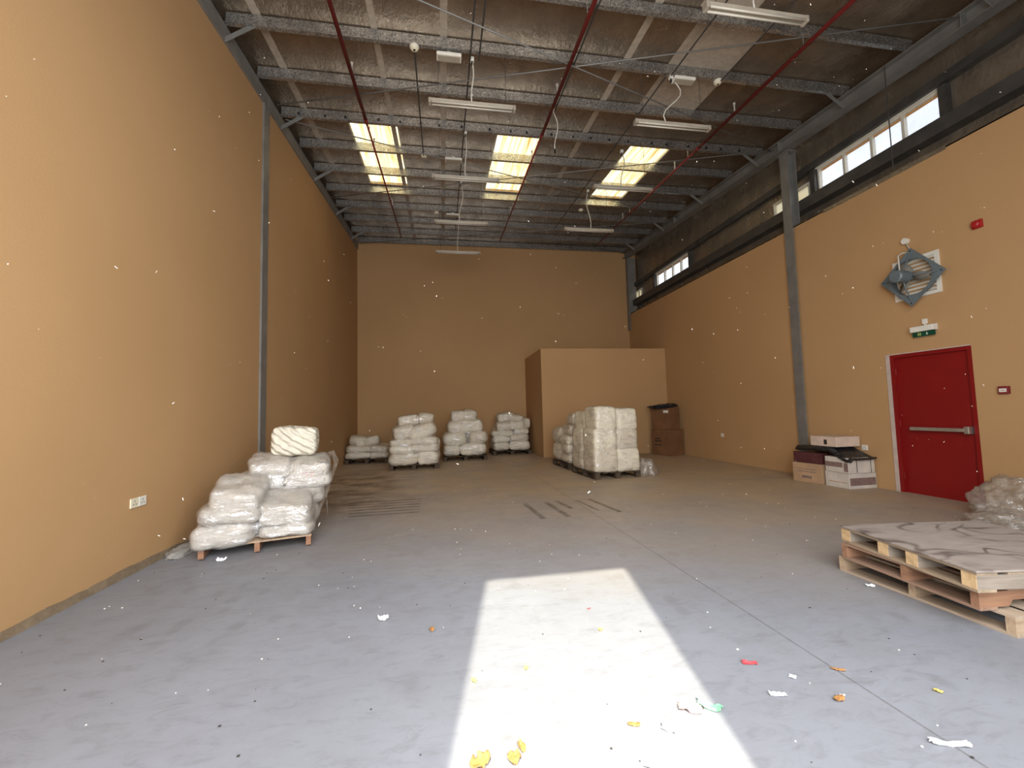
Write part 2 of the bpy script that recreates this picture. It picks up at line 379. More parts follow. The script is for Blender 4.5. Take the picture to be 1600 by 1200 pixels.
# front wall behind the camera, with unseen leaves added to narrow the sun patch
GX0, GX1, GZ = -0.507, 0.700, 5.25
mb = MB().box(XL, -2.3, YF-.2, YF, 0, 6.3).box(6.3, 7.35, YF-.2, YF, 0, 6.3).box(-2.3, 6.3, YF-.2, YF, GZ, 6.35)
fw = mb.build('wall_front', M['wall']); struct(fw, 'tan wall with a tall doorway behind the camera', 'wall')
for i, (a, b) in enumerate(((-2.3, GX0), (GX1, 6.3))):
    d = MB().box(a, b, YF-.06, YF-.02, 0, GZ).build('door_%d' % (i+2), M['poly']); struct(d, 'added unseen leaf that narrows the sun in the tall doorway, %s of the gap' % ('left', 'right')[i], 'door')

# ceiling: insulation with three roof light openings
SKX = [(-1.74, -0.78), (1.15, 2.10), (4.05, 5.01)]; SKY0, SKY1 = 8.02, 10.64
xs = [XL-.25] + [v for p in SKX for v in p] + [7.6]; ys = [YF-.3, SKY0, SKY1, YB+.3]
mb = MB()
for i in range(len(xs)-1):
    for j in range(3):
        if j == 1 and i % 2 == 1: continue
        x0, x1, y0, y1 = xs[i], xs[i+1], ys[j], ys[j+1]; th = .06
        mb.hexa([(x0,y0,rof(y0)),(x1,y0,rof(y0)),(x1,y1,rof(y1)),(x0,y1,rof(y1)),(x0,y0,rof(y0)+th),(x1,y0,rof(y0)+th),(x1,y1,rof(y1)+th),(x0,y1,rof(y1)+th)])
ce = mb.build('ceiling', M['roof']); struct(ce, 'brownish foil faced roof insulation sloping up to the back', 'ceiling')
for (x, w) in ((-2.42, .11), (-.885, .09), (.085, .10), (2.92, .11)):
    z = -.004
    MB().hexa([(x-w/2,YF,rof(YF)-.006),(x+w/2,YF,rof(YF)-.006),(x+w/2,YB,rof(YB)-.006),(x-w/2,YB,rof(YB)-.006),(x-w/2,YF,rof(YF)-.001),(x+w/2,YF,rof(YF)-.001),(x+w/2,YB,rof(YB)-.001),(x-w/2,YB,rof(YB)-.001)]).build('seam_tape', M['tape'], ce)
for (x0, x1, y0, y1) in ((3.62, 4.72, 4.9, 6.85), (3.5, 4.3, 2.9, 4.8)):
    MB().hexa([(x0,y0,rof(y0)-.008),(x1,y0,rof(y0)-.008),(x1,y1,rof(y1)-.008),(x0,y1,rof(y1)-.008),(x0,y0,rof(y0)-.001),(x1,y0,rof(y0)-.001),(x1,y1,rof(y1)-.001),(x0,y1,rof(y1)-.001)]).build('insulation_patch', M['tape'], ce)
SKN = ['left', 'middle', 'right']
for i, (x0, x1) in enumerate(SKX):
    t = thing('roof_skylight', 'glowing translucent roof light with orange dirt streaks, the %s one of three' % SKN[i], 'skylight', (x0, SKY0, rof(SKY0)+.065), (math.atan(SL), 0, 0), 'roof lights')
    L = (SKY1-SKY0)*math.hypot(1, SL); w = x1-x0; mb = MB(); prof = []
    nr = 5; p = w/nr
    for k in range(nr): prof += [(k*p, 0), (k*p+p*.55, 0), (k*p+p*.66, .035), (k*p+p*.89, .035)]
    prof.append((w, 0))
    prof[0] = (-.05, 0); prof[-1] = (w+.05, 0); ny = 2
    for j in range(ny+1):
        yy = -.06 + (L+.12)*j/ny
        for (a, b) in prof: mb.v.append((a, yy, b))
    n = len(prof)
    for j in range(ny):
        for k in range(n-1): mb.f.append((j*n+k, j*n+k+1, (j+1)*n+k+1, (j+1)*n+k))
    mb.build('translucent_sheet', M['skylight'], t)
    for s_, xx in ((0, .01), (1, w-.01)):
        MB().box(xx-.02, xx+.02, 0, L, -.06, -.01).build('edge_trim', M['white_frame'], t)

# ------------------------------------------------------------------ steel frame
tr = MB().hexa([(XL-.2,YF-.2,pur(YF-.2)-.03),(XL-.08,YF-.2,pur(YF-.2)-.03),(XL-.08,YB+.2,pur(YB+.2)-.03),(XL-.2,YB+.2,pur(YB+.2)-.03),(XL-.2,YF-.2,rof(YF-.2)),(XL-.08,YF-.2,rof(YF-.2)),(XL-.08,YB+.2,rof(YB+.2)),(XL-.2,YB+.2,rof(YB+.2))]).build('shadow_gap_strip', M['dark_steel'])  # dark strip stands in for the shadow gap above the rafter
struct(tr, 'dark strip for the shadow gap between the left wall top and the roof', 'trim')
PY = [4.84 + .98*k for k in range(-5, 11)]
NP = len(PY)
def zsec(y, z):   # z-section outline in (y,z): lower flange towards the camera, upper away
    return [(y-.06, z), (y, z), (y, z+.20), (y+.06, z+.20), (y+.06, z+.205), (y-.004, z+.205), (y-.004, z+.006), (y-.055, z+.006), (y-.055, z+.02), (y-.06, z+.02)]
for k, y in enumerate(reversed(PY)):
    w = ('against the far end wall' if k == 0 else ORD[k] + ' from the far end wall')
    o = MB().prism(zsec(0, 0), 0, 9.78, 'x').build('roof_purlin', M['galv'], None, (-2.80, y, pur(y)))
    tag(o, 'galvanised steel roof purlin spanning the hall, ' + w, 'purlin', 'roof purlins')
    if abs(y-7.78) < .01:
        rnd = random.Random(4)
        for q in range(22):
            xx = .35 + q*.42 + rnd.uniform(-.1, .1)
            MB().box(xx-.018, xx+.018, -.022, -.004, .075, .105 + rnd.random()*.02).build('cable_clip', M['black'], o)
def rafter(xa, sgn, nm, lab):
    t = thing(nm, lab, 'rafter', (xa, 0, 0))
    def sl(mb, x0, x1, dz0, dz1, y0=YF, y1=YB):
        mb.hexa([(x0,y0,raf(y0)+dz0),(x1,y0,raf(y0)+dz0),(x1,y1,raf(y1)+dz0),(x0,y1,raf(y1)+dz0),(x0,y0,raf(y0)+dz1),(x1,y0,raf(y0)+dz1),(x1,y1,raf(y1)+dz1),(x0,y1,raf(y1)+dz1)]); return mb
    a, b = sorted((0, sgn*.20))
    sl(MB(), a, b, 0, .014).build('lower_flange', M['paint_steel'], t)
    sl(MB(), a, b, .208, .222).build('upper_flange', M['paint_steel'], t)
    c = (a+b)/2 if sgn > 0 else -.010
    sl(MB(), c-.006, c+.006, .014, .208).build('web', M['paint_steel'], t)
    for y in (4.15, 7.2, 11.1):
        MB().box(min(0, c), max(0, c), y-.006, y+.006, raf(y)+.014, raf(y)+.208).build('stiffener_plate', M['paint_steel'], t)
    return t
r1 = rafter(-2.785, -1, 'roof_rafter', 'grey steel rafter running along the top of the left wall')
r2 = rafter(6.80, 1, 'roof_rafter', 'grey steel rafter running along the right side below the purlins')
for y in (PY[0], PY[2], PY[4], PY[6], PY[8], PY[10], PY[12], PY[14]):
    for rt, x, s in ((r1, -2.785, 1), (r2, 6.80, -1)):
        MB().beam((0+.02*-s, y-.03, raf(y)+.0), (s*.36, y-.03, pur(y)+.03), .006, .065, (0, 0, 1)).build('flange_brace', M['paint_steel'], rt)
# columns
t = thing('steel_column', 'slim grey steel column set flush in the left wall', 'column', (XL, 7.16, 0))
MB().box(-.02, .028, -.105, .105, 0, raf(7.16)).build('flange', M['paint_steel'], t)
MB().box(.0, .034, -.12, .12, raf(7.16)-.03, raf(7.16)-.005).build('cap_plate', M['paint_steel'], t)
t = thing('steel_column', 'grey steel column on the right wall beside the stacked cartons', 'column', (XR, 7.20, 0))
MB().box(-.06, -.035, -.10, .10, 0, raf(7.2)).build('inner_flange', M['paint_steel'], t)
MB().box(-.035, .115, -.012, .012, 0, raf(7.2)).build('web', M['paint_steel'], t)
MB().box(.115, .135, -.10, .10, ZB, raf(7.2)).build('outer_flange', M['paint_steel'], t)
MB().box(-.09, .135, -.13, .13, raf(7.2)-.04, raf(7.2)-.01).build('cap_plate', M['paint_steel'], t)
t = thing('steel_column', 'grey steel corner column at the far right end of the clerestory', 'column', (XR, YB-.10, 0))
MB().box(-.05, -.02, -.09, .09, 4.3, raf(YB)).build('inner_flange', M['paint_steel'], t)
MB().box(-.02, .28, -.012, .012, 4.9, raf(YB)).build('web', M['paint_steel'], t)
# girts on the clerestory
o = MB().box(7.11, 7.315, YF, YB-.01, 5.24, 5.455).build('lower_girt', M['dark_steel']); tag(o, 'dark steel girt forming the sill under the clerestory windows', 'girt')
o = MB().box(7.20, 7.315, YF, YB-.01, 5.99, 6.12).build('upper_girt', M['dark_steel']); tag(o, 'dark steel girt above the clerestory window heads', 'girt')
# windows
for i, (a, b, z0, z1, n, g) in enumerate(wins):
    o = bpy.data.objects.new('window_%d' % (i+1), None); C.objects.link(o); o.location = (CX, a, z0)
    struct(o, ['bright four pane clerestory window above the exhaust fan', 'small frosted clerestory window behind the right column', 'bright four pane clerestory window near the far end', 'small frosted window in the far right corner'][i], 'window')
    w, h = b-a, z1-z0; fr = M['white_frame']
    MB().box(-.03, .05, 0, w, 0, .03).box(-.03, .05, 0, w, h-.035, h).box(-.03, .05, 0, .03, .03, h-.035).box(-.03, .05, w-.03, w, .03, h-.035).build('window_frame', fr, o)
    pw = (w-.06)/n
    for k in range(n):
        y0 = .03+k*pw
        if k: MB().box(-.025, .045, y0-.022, y0+.022, .03, h-.035).build('mullion', fr, o)
        MB().box(.02, .026, y0+(.022 if k else 0), y0+pw-(.022 if k < n-1 else 0), .03, h-.035).build('pane', M[g], o)
        if g == 'glass':
            MB().box(.012, .019, y0+.025, y0+pw-.025, h-.075, h-.036).build('pane_top_strip', M['pane_orange'], o)  # orange tan strip along the top of each pane
    if g == 'glass':
        for yy in (-.06, w+.06):
            MB().box(-.10, 0, yy-.05, yy+.05, 0, h).build('side_post', M['dark_steel'], o)
        MB().box(-.06, 0, -.02, w+.02, h, h+.03).build('head_trim', M['white_frame'], o)
# wind bracing rods
def rodz(y): return 6.15+SL*y
rods = [((-2.72, 7.36), (6.80, 4.2), 'from the left column node towards the near right rafter'), ((-2.72, 4.1), (6.86, 7.42), 'from the near left rafter to the right column node'),
        ((-2.72, 7.76), (6.88, 11.03), 'from the left column node to the far right rafter'), ((6.88, 7.38), (-2.72, 10.92), 'from the right column node to the far left rafter'),
        ((-2.72, 11.36), (6.88, 14.5), 'in the last bay rising to the far right corner'), ((6.88, 11.28), (-2.72, 14.5), 'in the last bay running to the far left corner')]
for q, (a, b, s) in enumerate(rods):
    dz = -.028*(q % 2)
    o = MB().tube([(a[0], a[1], rodz(a[1])+dz), (b[0], b[1], rodz(b[1])+dz)], .011, 6).build('bracing_rod', M['paint_steel'], smooth=True)
    tag(o, 'thin diagonal steel bracing rod ' + s, 'rod', 'roof bracing rods')
o = MB().tube([(6.79, 5.1, raf(5.1)+.2), (6.79, 5.1, ZB-.02)], .008, 6).build('hanging_wire', M['conduit']); tag(o, 'dark wire hanging from the right rafter across the clerestory window', 'wire')

# ------------------------------------------------------------------ services under the roof
def pz(y): return 6.05+SL*y
for i, (x0, x1) in enumerate(((-1.30, -1.24), (1.91, 1.95), (5.08, 5.32))):
    t = thing('sprinkler_pipe', 'red sprinkler pipe running the length of the roof, the %s one of three' % SKN[i], 'pipe', (0, 0, 0), (0, 0, 0), 'sprinkler pipes')
    fx = lambda y: x0+(x1-x0)*(y-4.0)/9.4
    pt = lambda y: (fx(y), y, pz(y))
    MB().tube([pt(-.5), pt(7.4)], .030, 10).build('main_pipe', M['red_pipe'], t, smooth=True)
    MB().tube([pt(7.38), pt(7.55)], [.036, .022], 10).build('reducer', M['red_pipe'], t, smooth=True)
    MB().tube([pt(7.5), pt(13.45)], .019, 8).build('branch_pipe', M['red_pipe'], t, smooth=True)
    for y in (1.9, 4.84, 7.78, 10.72, 13.2):
        p = pt(y); MB().tube([(p[0], y, p[2]), (p[0], y, pur(y)+.02)], .006, 6).build('hanger_rod', M['galv'], t)
    for y in (3.4, 6.3, 8.3, 11.2):
        p = pt(y); MB().tube([(p[0], y, p[2]+.02), (p[0], y, p[2]+.16)], [.012, .012], 6).tube([(p[0], y, p[2]+.16), (p[0], y, p[2]+.19)], [.022, .022], 8).build('sprinkler_head', M['cord'], t)

def conduit(x, ya, yb, lab, dz=-.03):
    o = MB().tube([(x, ya, pur(ya)+dz), (x, yb, pur(yb)+dz)], .012, 6).build('conduit', M['conduit']); tag(o, lab, 'conduit', 'roof conduits')
conduit(.47, 3.0, 13.0, 'thin dark conduit above the row of left hanging lamps')
conduit(.60, 3.0, 5.9, 'short dark conduit beside the lamp row conduit near the camera')
conduit(-.33, 5.82, 8.72, 'thin dark conduit linking two round detectors left of the lamps')
conduit(2.03, 3.5, 6.85, 'thin dark conduit running beside the middle sprinkler pipe')
conduit(3.55, 5.8, 12.5, 'thin dark conduit above the row of right hanging lamps')
conduit(4.48, 3.0, 5.8, 'thin dark conduit leading to the detector near the right wall')
conduit(3.62, 2.8, 5.75, 'thin dark conduit above the nearest right hanging lamp')

def lamp(x, y, z, lab, jx=None, bend=.03, tilt=0):
    t = thing('fluorescent_lamp', lab, 'lamp', (x, y, z), (0, tilt, 0), 'hanging fluorescent lamps'); L = .625
    MB().prism([(-.028, .0), (.028, .0), (.038, .042), (-.038, .042)], -L, L, 'x').build('housing', M['lamp_body'], t)
    for s in (-1, 1):
        MB().tube([(-L+.03, s*.030, -.013), (L-.03, s*.030, -.013)], .0135, 8).build('tube', M['tube'], t, smooth=True)
        MB().box(s*L-.02, s*L+.02, -.045, .045, -.028, .044).build('end_cap', M['lamp_body'], t, bevel=.006)
        MB().tube([(s*.5, 0, .055), (s*.5, 0, rof(y)-z)], .004, 5).build('suspension_wire', M['conduit'], t)
    jx = 0 if jx is None else jx; top = pur(y)-z-.03
    path = []
    for k in range(9):
        u = k/8; path.append((jx*(1-u) + bend*math.sin(u*PI*1.7), -.02, top+(.05-top)*u))
    MB().tube(path, .011, 6).build('supply_cord', M['cord'], t, smooth=True)
    MB().box(jx-.03, jx+.03, -.05, .01, top-.01, top+.05).build('junction_box', M['white'], t, bevel=.006)
    MB().tube([(jx, -.02, top-.07), (jx, -.02, top-.01)], .014, 6).build('cable_gland', M['black'], t)
Z0 = 5.90
for i, (y, z, b) in enumerate(((5.94, 5.93, .02), (7.80, 5.86, .02), (9.86, 5.94, .05), (11.96, 6.02, .02))):
    lamp(.50, y, z, 'twin tube fluorescent lamp hanging in the left row, %s from the camera' % ORD[i], 0, b)
for i, (y, z, b) in enumerate(((3.93, 5.79, .05), (5.84, 5.83, .16), (8.0, 5.99, .05), (9.86, 5.91, -.05))):
    lamp((3.56, 3.65, 3.79, 3.71)[i], y, z, 'twin tube fluorescent lamp hanging in the right row, %s from the camera' % ORD[i], 0, b)
t = thing('dangling_cord', 'white supply cord hanging free without a lamp near the middle pipe', 'cord', (1.99, 6.87, 0)); p = []
zt = pur(6.87)-.02; zb = 5.98
for k in range(10):
    u = k/9; p.append((.06*math.sin(u*PI*1.5)+.08*u, 0, zt+(zb-zt)*u))
MB().tube(p, .010, 6).build('cable', M['cord'], t, smooth=True)
MB().tube([(.02, 0, zb-.07), (.02, 0, zb)], .016, 8).build('plug', M['black'], t)
MB().box(-.03, .03, -.03, .03, zt-.01, zt+.05).build('junction_box', M['white'], t, bevel=.006)

def emergency(x, y, lab, dz=-.03):
    t = thing('emergency_light', lab, 'emergency light', (x, y, pur(y)+dz), (0, 0, 0), 'emergency lights')
    MB().box(-.18, .18, -.07, .07, -.05, 0).build('body', M['white'], t, bevel=.012)
    MB().box(-.16, .16, -.055, .055, -.062, -.05).build('diffuser', M['lamp_body'], t, bevel=.006)
    MB().box(-.03, .03, -.03, .03, 0, .035).build('mount', M['white'], t)
emergency(.16, 5.86, 'flat white emergency light under the purlin above the nearest left lamp')
emergency(.30, 8.72, 'flat white emergency light under a purlin between left roof light and lamps')
emergency(3.85, 5.80, 'flat white emergency light under the purlin above the right lamps')
emergency(.35, 11.72, 'flat white emergency light under a far purlin in the left lamp row')
def detector(x, y, lab):
    t = thing('smoke_detector', lab, 'detector', (x, y, pur(y)), (0, 0, 0), 'smoke detectors')
    MB().tube([(0,0,-.02), (0,0,0)], [.065, .065], 16).build('base', M['white'], t, smooth=False)
    MB().tube([(0,0,-.055), (0,0,-.045), (0,0,-.02)], [.03, .05, .056], 16).build('head', M['cream'], t)
    MB().tube([(0,0,-.060), (0,0,-.054)], [.016, .016], 10).build('sensor', M['black'], t)
detector(-.33, 5.80, 'round white smoke detector under the purlin left of the nearest lamp')
detector(-.32, 8.72, 'round white smoke detector beside the left roof light')
detector(4.46, 5.80, 'round white smoke detector near the right sprinkler pipe')
detector(-.10, 11.72, 'round white smoke detector under a far purlin left of the lamps')
detector(3.92, 11.0, 'round white smoke detector beyond the right roof light')

# ------------------------------------------------------------------ things on the walls
dr = bpy.data.objects.new('door_1', None); C.objects.link(dr); dr.location = (XR, DY0, 0); struct(dr, 'red steel fire exit door with a push bar', 'door')
w = DY1-DY0; R_ = M['red_door']
MB().box(0, .10, 0, .05, 0, DZ).box(0, .10, w-.06, w, 0, DZ).box(0, .10, .05, w-.06, DZ-.05, DZ).build('door_frame', R_, dr)
MB().box(.045, .09, .05, w-.06, .0, DZ-.05).build('door_leaf', R_, dr)
MB().box(-.012, .0, w, w+.055, 0, DZ+.012).box(-.012, 0, -.0, w, DZ, DZ+.014).build('door_surround', M['door_trim'], dr)
pb = MB().box(-.055, -.015, .13, .80, .955, 1.005).build('push_bar', M['alu'], dr, bevel=.006)
MB().box(-.07, .045, .065, .125, .93, 1.03).build('bar_bracket', M['alu'], pb, bevel=.008)
MB().box(-.02, .045, .75, .80, .96, 1.00).build('bar_mount', M['alu'], pb)
for z in (.25, 1.05, 1.85): MB().tube([(.02, w-.062, z-.05), (.02, w-.062, z+.05)], .010, 8).build('hinge', R_, dr)

# exhaust fan in front of its louvre
FY, FZ = 5.045, 3.225
t = thing('wall_louvre', 'white slatted louvre set in the right wall behind the exhaust fan', 'louvre', (XR, FY, FZ))
h = .305
MB().box(-.025, .0, -h, h, -h, -h+.05).box(-.025, 0, -h, h, h-.05, h).box(-.025, 0, -h, -h+.05, -h+.05, h-.05).box(-.025, 0, h-.05, h, -h+.05, h-.05).build('louvre_frame', M['white'], t)
for k in range(9):
    z = -h+.075+k*.058
    MB().hexa([(-.03, -h+.05, z-.012), (-.004, -h+.05, z+.022), (-.004, h-.05, z+.022), (-.03, h-.05, z-.012), (-.026, -h+.05, z-.016), (0, -h+.05, z+.018), (0, h-.05, z+.018), (-.026, h-.05, z-.016)]).build('slat', M['white'], t)
t = thing('exhaust_fan', 'blue grey exhaust fan with diamond shaped frame and front motor', 'fan', (XR-.13, FY-.02, FZ-.01), (math.radians(48), 0, 0))
s = .305; n = 40; mb = MB()
ring = [(.27*math.cos(2*PI*k/n), .27*math.sin(2*PI*k/n)) for k in range(n)]
sq = []
for k in range(n):
    a = 2*PI*k/n; c_, s_ = math.cos(a), math.sin(a); m_ = max(abs(c_), abs(s_)); sq.append((s*c_/m_, s*s_/m_))
for x in (-.008, .008):
    for (a, b) in sq: mb.v.append((x, a, b))
    for (a, b) in ring: mb.v.append((x, a, b))
for k in range(n):
    k2 = (k+1) % n
    mb.f += [(k, k2, n+k2, n+k), (2*n+k, 3*n+k, 3*n+k2, 2*n+k2), (k, 2*n+k, 2*n+k2, k2), (n+k, n+k2, 3*n+k2, 3*n+k)]
mb.build('frame_plate', M['fan'], t)
MB().tube([(-.0, 0, 0), (.09, 0, 0)], .272, 40, cap=False).build('shroud_ring', M['fan'], t, smooth=True)
MB().tube([(-.29, 0, 0), (-.275, 0, 0), (-.10, 0, 0), (-.085, 0, 0)], [.075, .09, .09, .07], 20).build('motor', M['fan'], t, smooth=False)
MB().tube([(-.09, 0, 0), (.03, 0, 0)], .035, 14).build('hub', M['fan'], t)
for a in (45, 135, 225, 315):
    a = math.radians(a); c_, s_ = math.cos(a), math.sin(a)
    MB().tube([(-.14, .07*c_, .07*s_), (-.10, .18*c_, .18*s_), (-.01, .34*c_, .34*s_)], .009, 6).build('motor_arm', M['fan'], t)
for a in (20, 140, 260):
    mb = MB(); a0 = math.radians(a); rows = 7
    for k in range(rows):
        r = .03 + .215*k/(rows-1); wd = .03 + .085*math.sin(PI*min(1, (k+.6)/(rows-.2)))
        for e in (-1, 1):
            tt = a0 + e*wd/max(r, .07)*.62; mb.v.append((-.02 + e*.035*(1-.4*k/rows), r*math.cos(tt), r*math.sin(tt)))
    for k in range(rows-1): mb.f.append((2*k, 2*k+1, 2*k+3, 2*k+2))
    bo = mb.build('fan_blade', M['blade'], t, smooth=True); sm = bo.modifiers.new('solid', 'SOLIDIFY'); sm.thickness = .005
for a in (0, 90, 180, 270):
    a = math.radians(a+45); MB().tube([(-.014, .385*math.cos(a), .385*math.sin(a)), (-.006, .385*math.cos(a), .385*math.sin(a))], .010, 8).build('bolt', M['black'], t)
t = thing('fan_cable', 'white cable with round box running down to the exhaust fan', 'cable', (XR, 5.14, 3.81))
MB().tube([(-.05, 0, 0), (0, 0, 0)], .045, 16).build('round_box', M['white'], t)
MB().tube([(-.02, 0, -.03), (-.03, -.07, -.19), (-.16, -.04, -.21), (-.18, 0, -.24), (-.20, -.02, -.47)], .010, 8).build('cable', M['cord'], t, smooth=True)
# exit sign
t = thing('exit_sign', 'green exit sign with running figure and down arrow above the red door', 'sign', (XR, 4.985, 2.42))
MB().prism([(-.10, .06), (0, .075), (0, -.02), (-.10, -.02)], -.15, .15, 'y').build('housing', M['white'], t, bevel=.008)
MB().box(-.055, -.045, -.145, .145, -.09, -.02).build('sign_panel', M['green'], t)
MB().box(-.0565, -.055, .035, .075, -.075, -.035).build('door_symbol', M['pictogram'], t)
ru = MB().tube([(-.057, .052, -.045), (-.0575, .052, -.045)], .006, 8).tube([(-.0572, .055, -.05), (-.0572, .05, -.06)], .0035, 5).tube([(-.0572, .05, -.06), (-.0572, .06, -.073)], .003, 5).tube([(-.0572, .05, -.06), (-.0572, .042, -.07)], .003, 5)
ru.build('running_figure', M['green'], t)
MB().prism([(-.046, -.033), (-.038, -.033), (-.038, -.055), (-.026, -.055), (-.042, -.076), (-.058, -.055), (-.046, -.055)], -.0565, -.055, 'x').build('arrow_symbol', M['arrow'], t)
MB().box(-.03, 0, -.03, .03, .09, .165).build('mount_box', M['white'], t, bevel=.005)
MB().box(-.02, -.005, -.012, .012, .07, .09).build('neck', M['white'], t)
# alarm sounder, call point
t = thing('alarm_sounder', 'red square fire alarm sounder high on the right wall', 'alarm', (XR, 4.285, 3.685))
MB().box(-.03, 0, -.055, .055, -.055, .055).build('back_box', M['red_plastic'], t, bevel=.006)
MB().tube([(-.075, 0, 0), (-.06, 0, 0), (-.03, 0, 0)], [.03, .045, .05], 18).build('horn', M['red_plastic'], t)
t = thing('call_point', 'dark red fire alarm call point right of the red door', 'call point', (XR, 4.182, 1.50))
MB().box(-.045, 0, -.05, .05, -.048, .048).build('case', M['dark_red'], t, bevel=.006)
MB().box(-.048, -.045, -.035, .035, -.025, .02).build('glass_plate', M['white'], t)
MB().box(-.0495, -.048, -.022, .022, -.006, .0).build('print_line', M['dark_red'], t)
def socket(name, loc, lab, n=1, face=-1):
    t = thing(name, lab, 'socket', loc)
    for k in range(n):
        c = (k-(n-1)/2)*.105
        p = MB().box(min(0, face*.012), max(0, face*.012), c-.05, c+.05, -.044, .044).build('face_plate', M['cream'] if k == 0 and n > 1 else M['white'], t, bevel=.004)
        for (a, b) in ((0, .016), (-.016, -.012), (.016, -.012)):
            MB().box(min(face*.011, face*.0128), max(face*.011, face*.0128), c+a-.004, c+a+.004, b-.007, b+.007).build('slot', M['conduit'], p)
socket('wall_socket', (XL, 4.485, .635), 'double white socket plate low on the left wall', 2, 1)
socket('wall_socket', (XR, 6.03, .635), 'white socket plate on the right wall beside the cartons', 1)
socket('wall_socket', (XR, 9.67, .655), 'small white socket plate far along the right wall', 1)
# cement smear along the foot of the left wall
rnd = random.Random(3); mb = MB(); y = 1.2; ys_ = []
while y < 7: ys_.append(y); y += rnd.uniform(.06, .16)
for yy in ys_: 
    hh = .055 + .06*max(0, noise.noise(Vector((yy*1.7, 3.1, 0)))) + .012*rnd.random()
    mb.v += [(.003, yy, 0), (.003, yy, hh), (0, yy, hh+.002), (.022, yy, 0)]
for k in range(len(ys_)-1):
    b = 4*k; mb.f += [(b, b+4, b+5, b+1), (b+1, b+5, b+6, b+2), (b+3, b+7, b+5, b+1)]
mb.build('cement_smear', M['plaster'], wl, (XL, 0, 0))

# ------------------------------------------------------------------ marks on the floor (dust prints left by pallets, joints)
def strip(p0, p1, w, name, mat):
    p0, p1 = Vector((*p0, 0)), Vector((*p1, 0)); d = (p1-p0).normalized(); a = Vector((-d.y, d.x, 0))*w/2; L = (p1-p0).length; n = max(2, int(L/.12)); mb = MB()
    for k in range(n+1):
        q = p0+(p1-p0)*k/n; j = noise.noise(q*4)*w*.25
        mb.v += [tuple(q+a*(1+j)+Vector((0,0,.0012))), tuple(q-a*(1-j)+Vector((0,0,.0012)))]
    for k in range(n): mb.f.append((2*k, 2*k+1, 2*k+3, 2*k+2))
    return mb.build(name, mat, fl)
for k in range(6):
    y0 = 6.16+k*.185
    strip((-1.30-.04*k, y0), (-.36, y0+.02), .055, 'pallet_print', M['mark'])
for (a, b, w) in (((1.19, 6.30), (1.26, 5.35), .075), ((1.52, 6.30), (1.60, 5.36), .08), ((1.69, 6.34), (1.78, 5.80), .075), ((2.0, 6.32), (2.09, 5.6), .04), ((2.21, 6.33), (2.34, 5.44), .07)):
    strip(a, b, w, 'pallet_print', M['mark'])
strip((2.01, 1.0), (1.90, 12.2), .012, 'floor_joint', M['joint']); strip((XL, 7.5), (XR, 7.18), .014, 'floor_joint', M['joint'])

# ------------------------------------------------------------------ pallets
def pallet(name, lab, loc, rotz, L, Wd, H, mats, stringers=None, top=None, bottom=None, blocks=False, sw=.045, notch=False, group=None, ends=None):
    """L along local x (stringers run along x, ends seen at x=0), Wd along local y."""
    t = thing(name, lab, 'pallet', loc, (0, 0, rotz), group); ms, mb_ = mats; bt = .017
    stringers = stringers or [0, .5, 1]; hz0, hz1 = bt, H-bt
    for f in stringers:
        y = sw/2 + f*(Wd-sw)
        if blocks:
            for x in (0, (L-.10)/2, L-.10): MB().box(x, x+.10, y-sw/2, y+sw/2, hz0, hz1).build('block', ms, t)
        elif notch:
            pr = [(0, hz0)]
            for c in (.26*L, .74*L): pr += [(c-.11, hz0), (c-.085, hz0+.035), (c+.085, hz0+.035), (c+.11, hz0)]
            pr += [(L, hz0), (L, hz1), (0, hz1)]
            MB().prism(pr, y-sw/2, y+sw/2, 'y').build('stringer', ms, t)
        else:
            st = MB().box(0, L, y-sw/2, y+sw/2, hz0, hz1).build('stringer', ms, t)
            if ends: MB().box(-.003, .001, y-sw/2+.001, y+sw/2-.001, hz0+.001, hz1-.001).build('end_grain', ends, st)
    top = top or [(0, .11), (.165, .265), (.33, .43), (.495, .595), (.66, .76), (.825, .925), (1-.11/L, 1)]
    bottom = bottom or [(0, .10), (.45, .55), (.90, 1)]
    rnd = random.Random(hash(lab) % 1000 if False else len(lab))
    for (a, b) in top: MB().box(a*L, b*L, rnd.uniform(-.006, .004), Wd+rnd.uniform(-.004, .006), H-bt, H-rnd.uniform(0, .002)).build('deck_board', mb_, t)
    for (a, b) in bottom: MB().box(a*L, b*L, rnd.uniform(-.004, .002), Wd, 0, bt).build('bottom_board', mb_, t)
    return t
# right foreground pile, front faces along world Y (local x -> world X, local y -> world Y)
pallet('wooden_pallet', 'tan wooden pallet lying on the floor, bottom of the pile of three', (3.265, 2.02, 0), math.radians(1), 1.2, 1.085, .123, (M['wood_c'], M['wood_cy']), [0, .5, 1])
pallet('wooden_pallet', 'reddish brown wooden pallet in the middle of the pile of three', (3.155, 2.11, .1235), math.radians(-4), 1.2, .94, .124, (M['wood_b'], M['wood_by']), [0, .47, 1], notch=True)
pallet('wooden_pallet', 'pale pine pallet with thick stringers, top of the pile of three', (3.10, 2.075, .248), math.radians(-8.5), 1.15, 1.0, .118, (M['wood_g'], M['wood_gy']), [0, .39, .63, 1], sw=.085, ends=M['wood_a'])
o = MB().box(-.01, 1.17, -.012, 1.01, 0, .012).build('plywood_sheet', M['sheet'], None, (3.10, 2.075, .3665), (0, 0, math.radians(-8.5)), bevel=.002); tag(o, 'stained grey brown plywood sheet on top of the pallet pile', 'sheet')

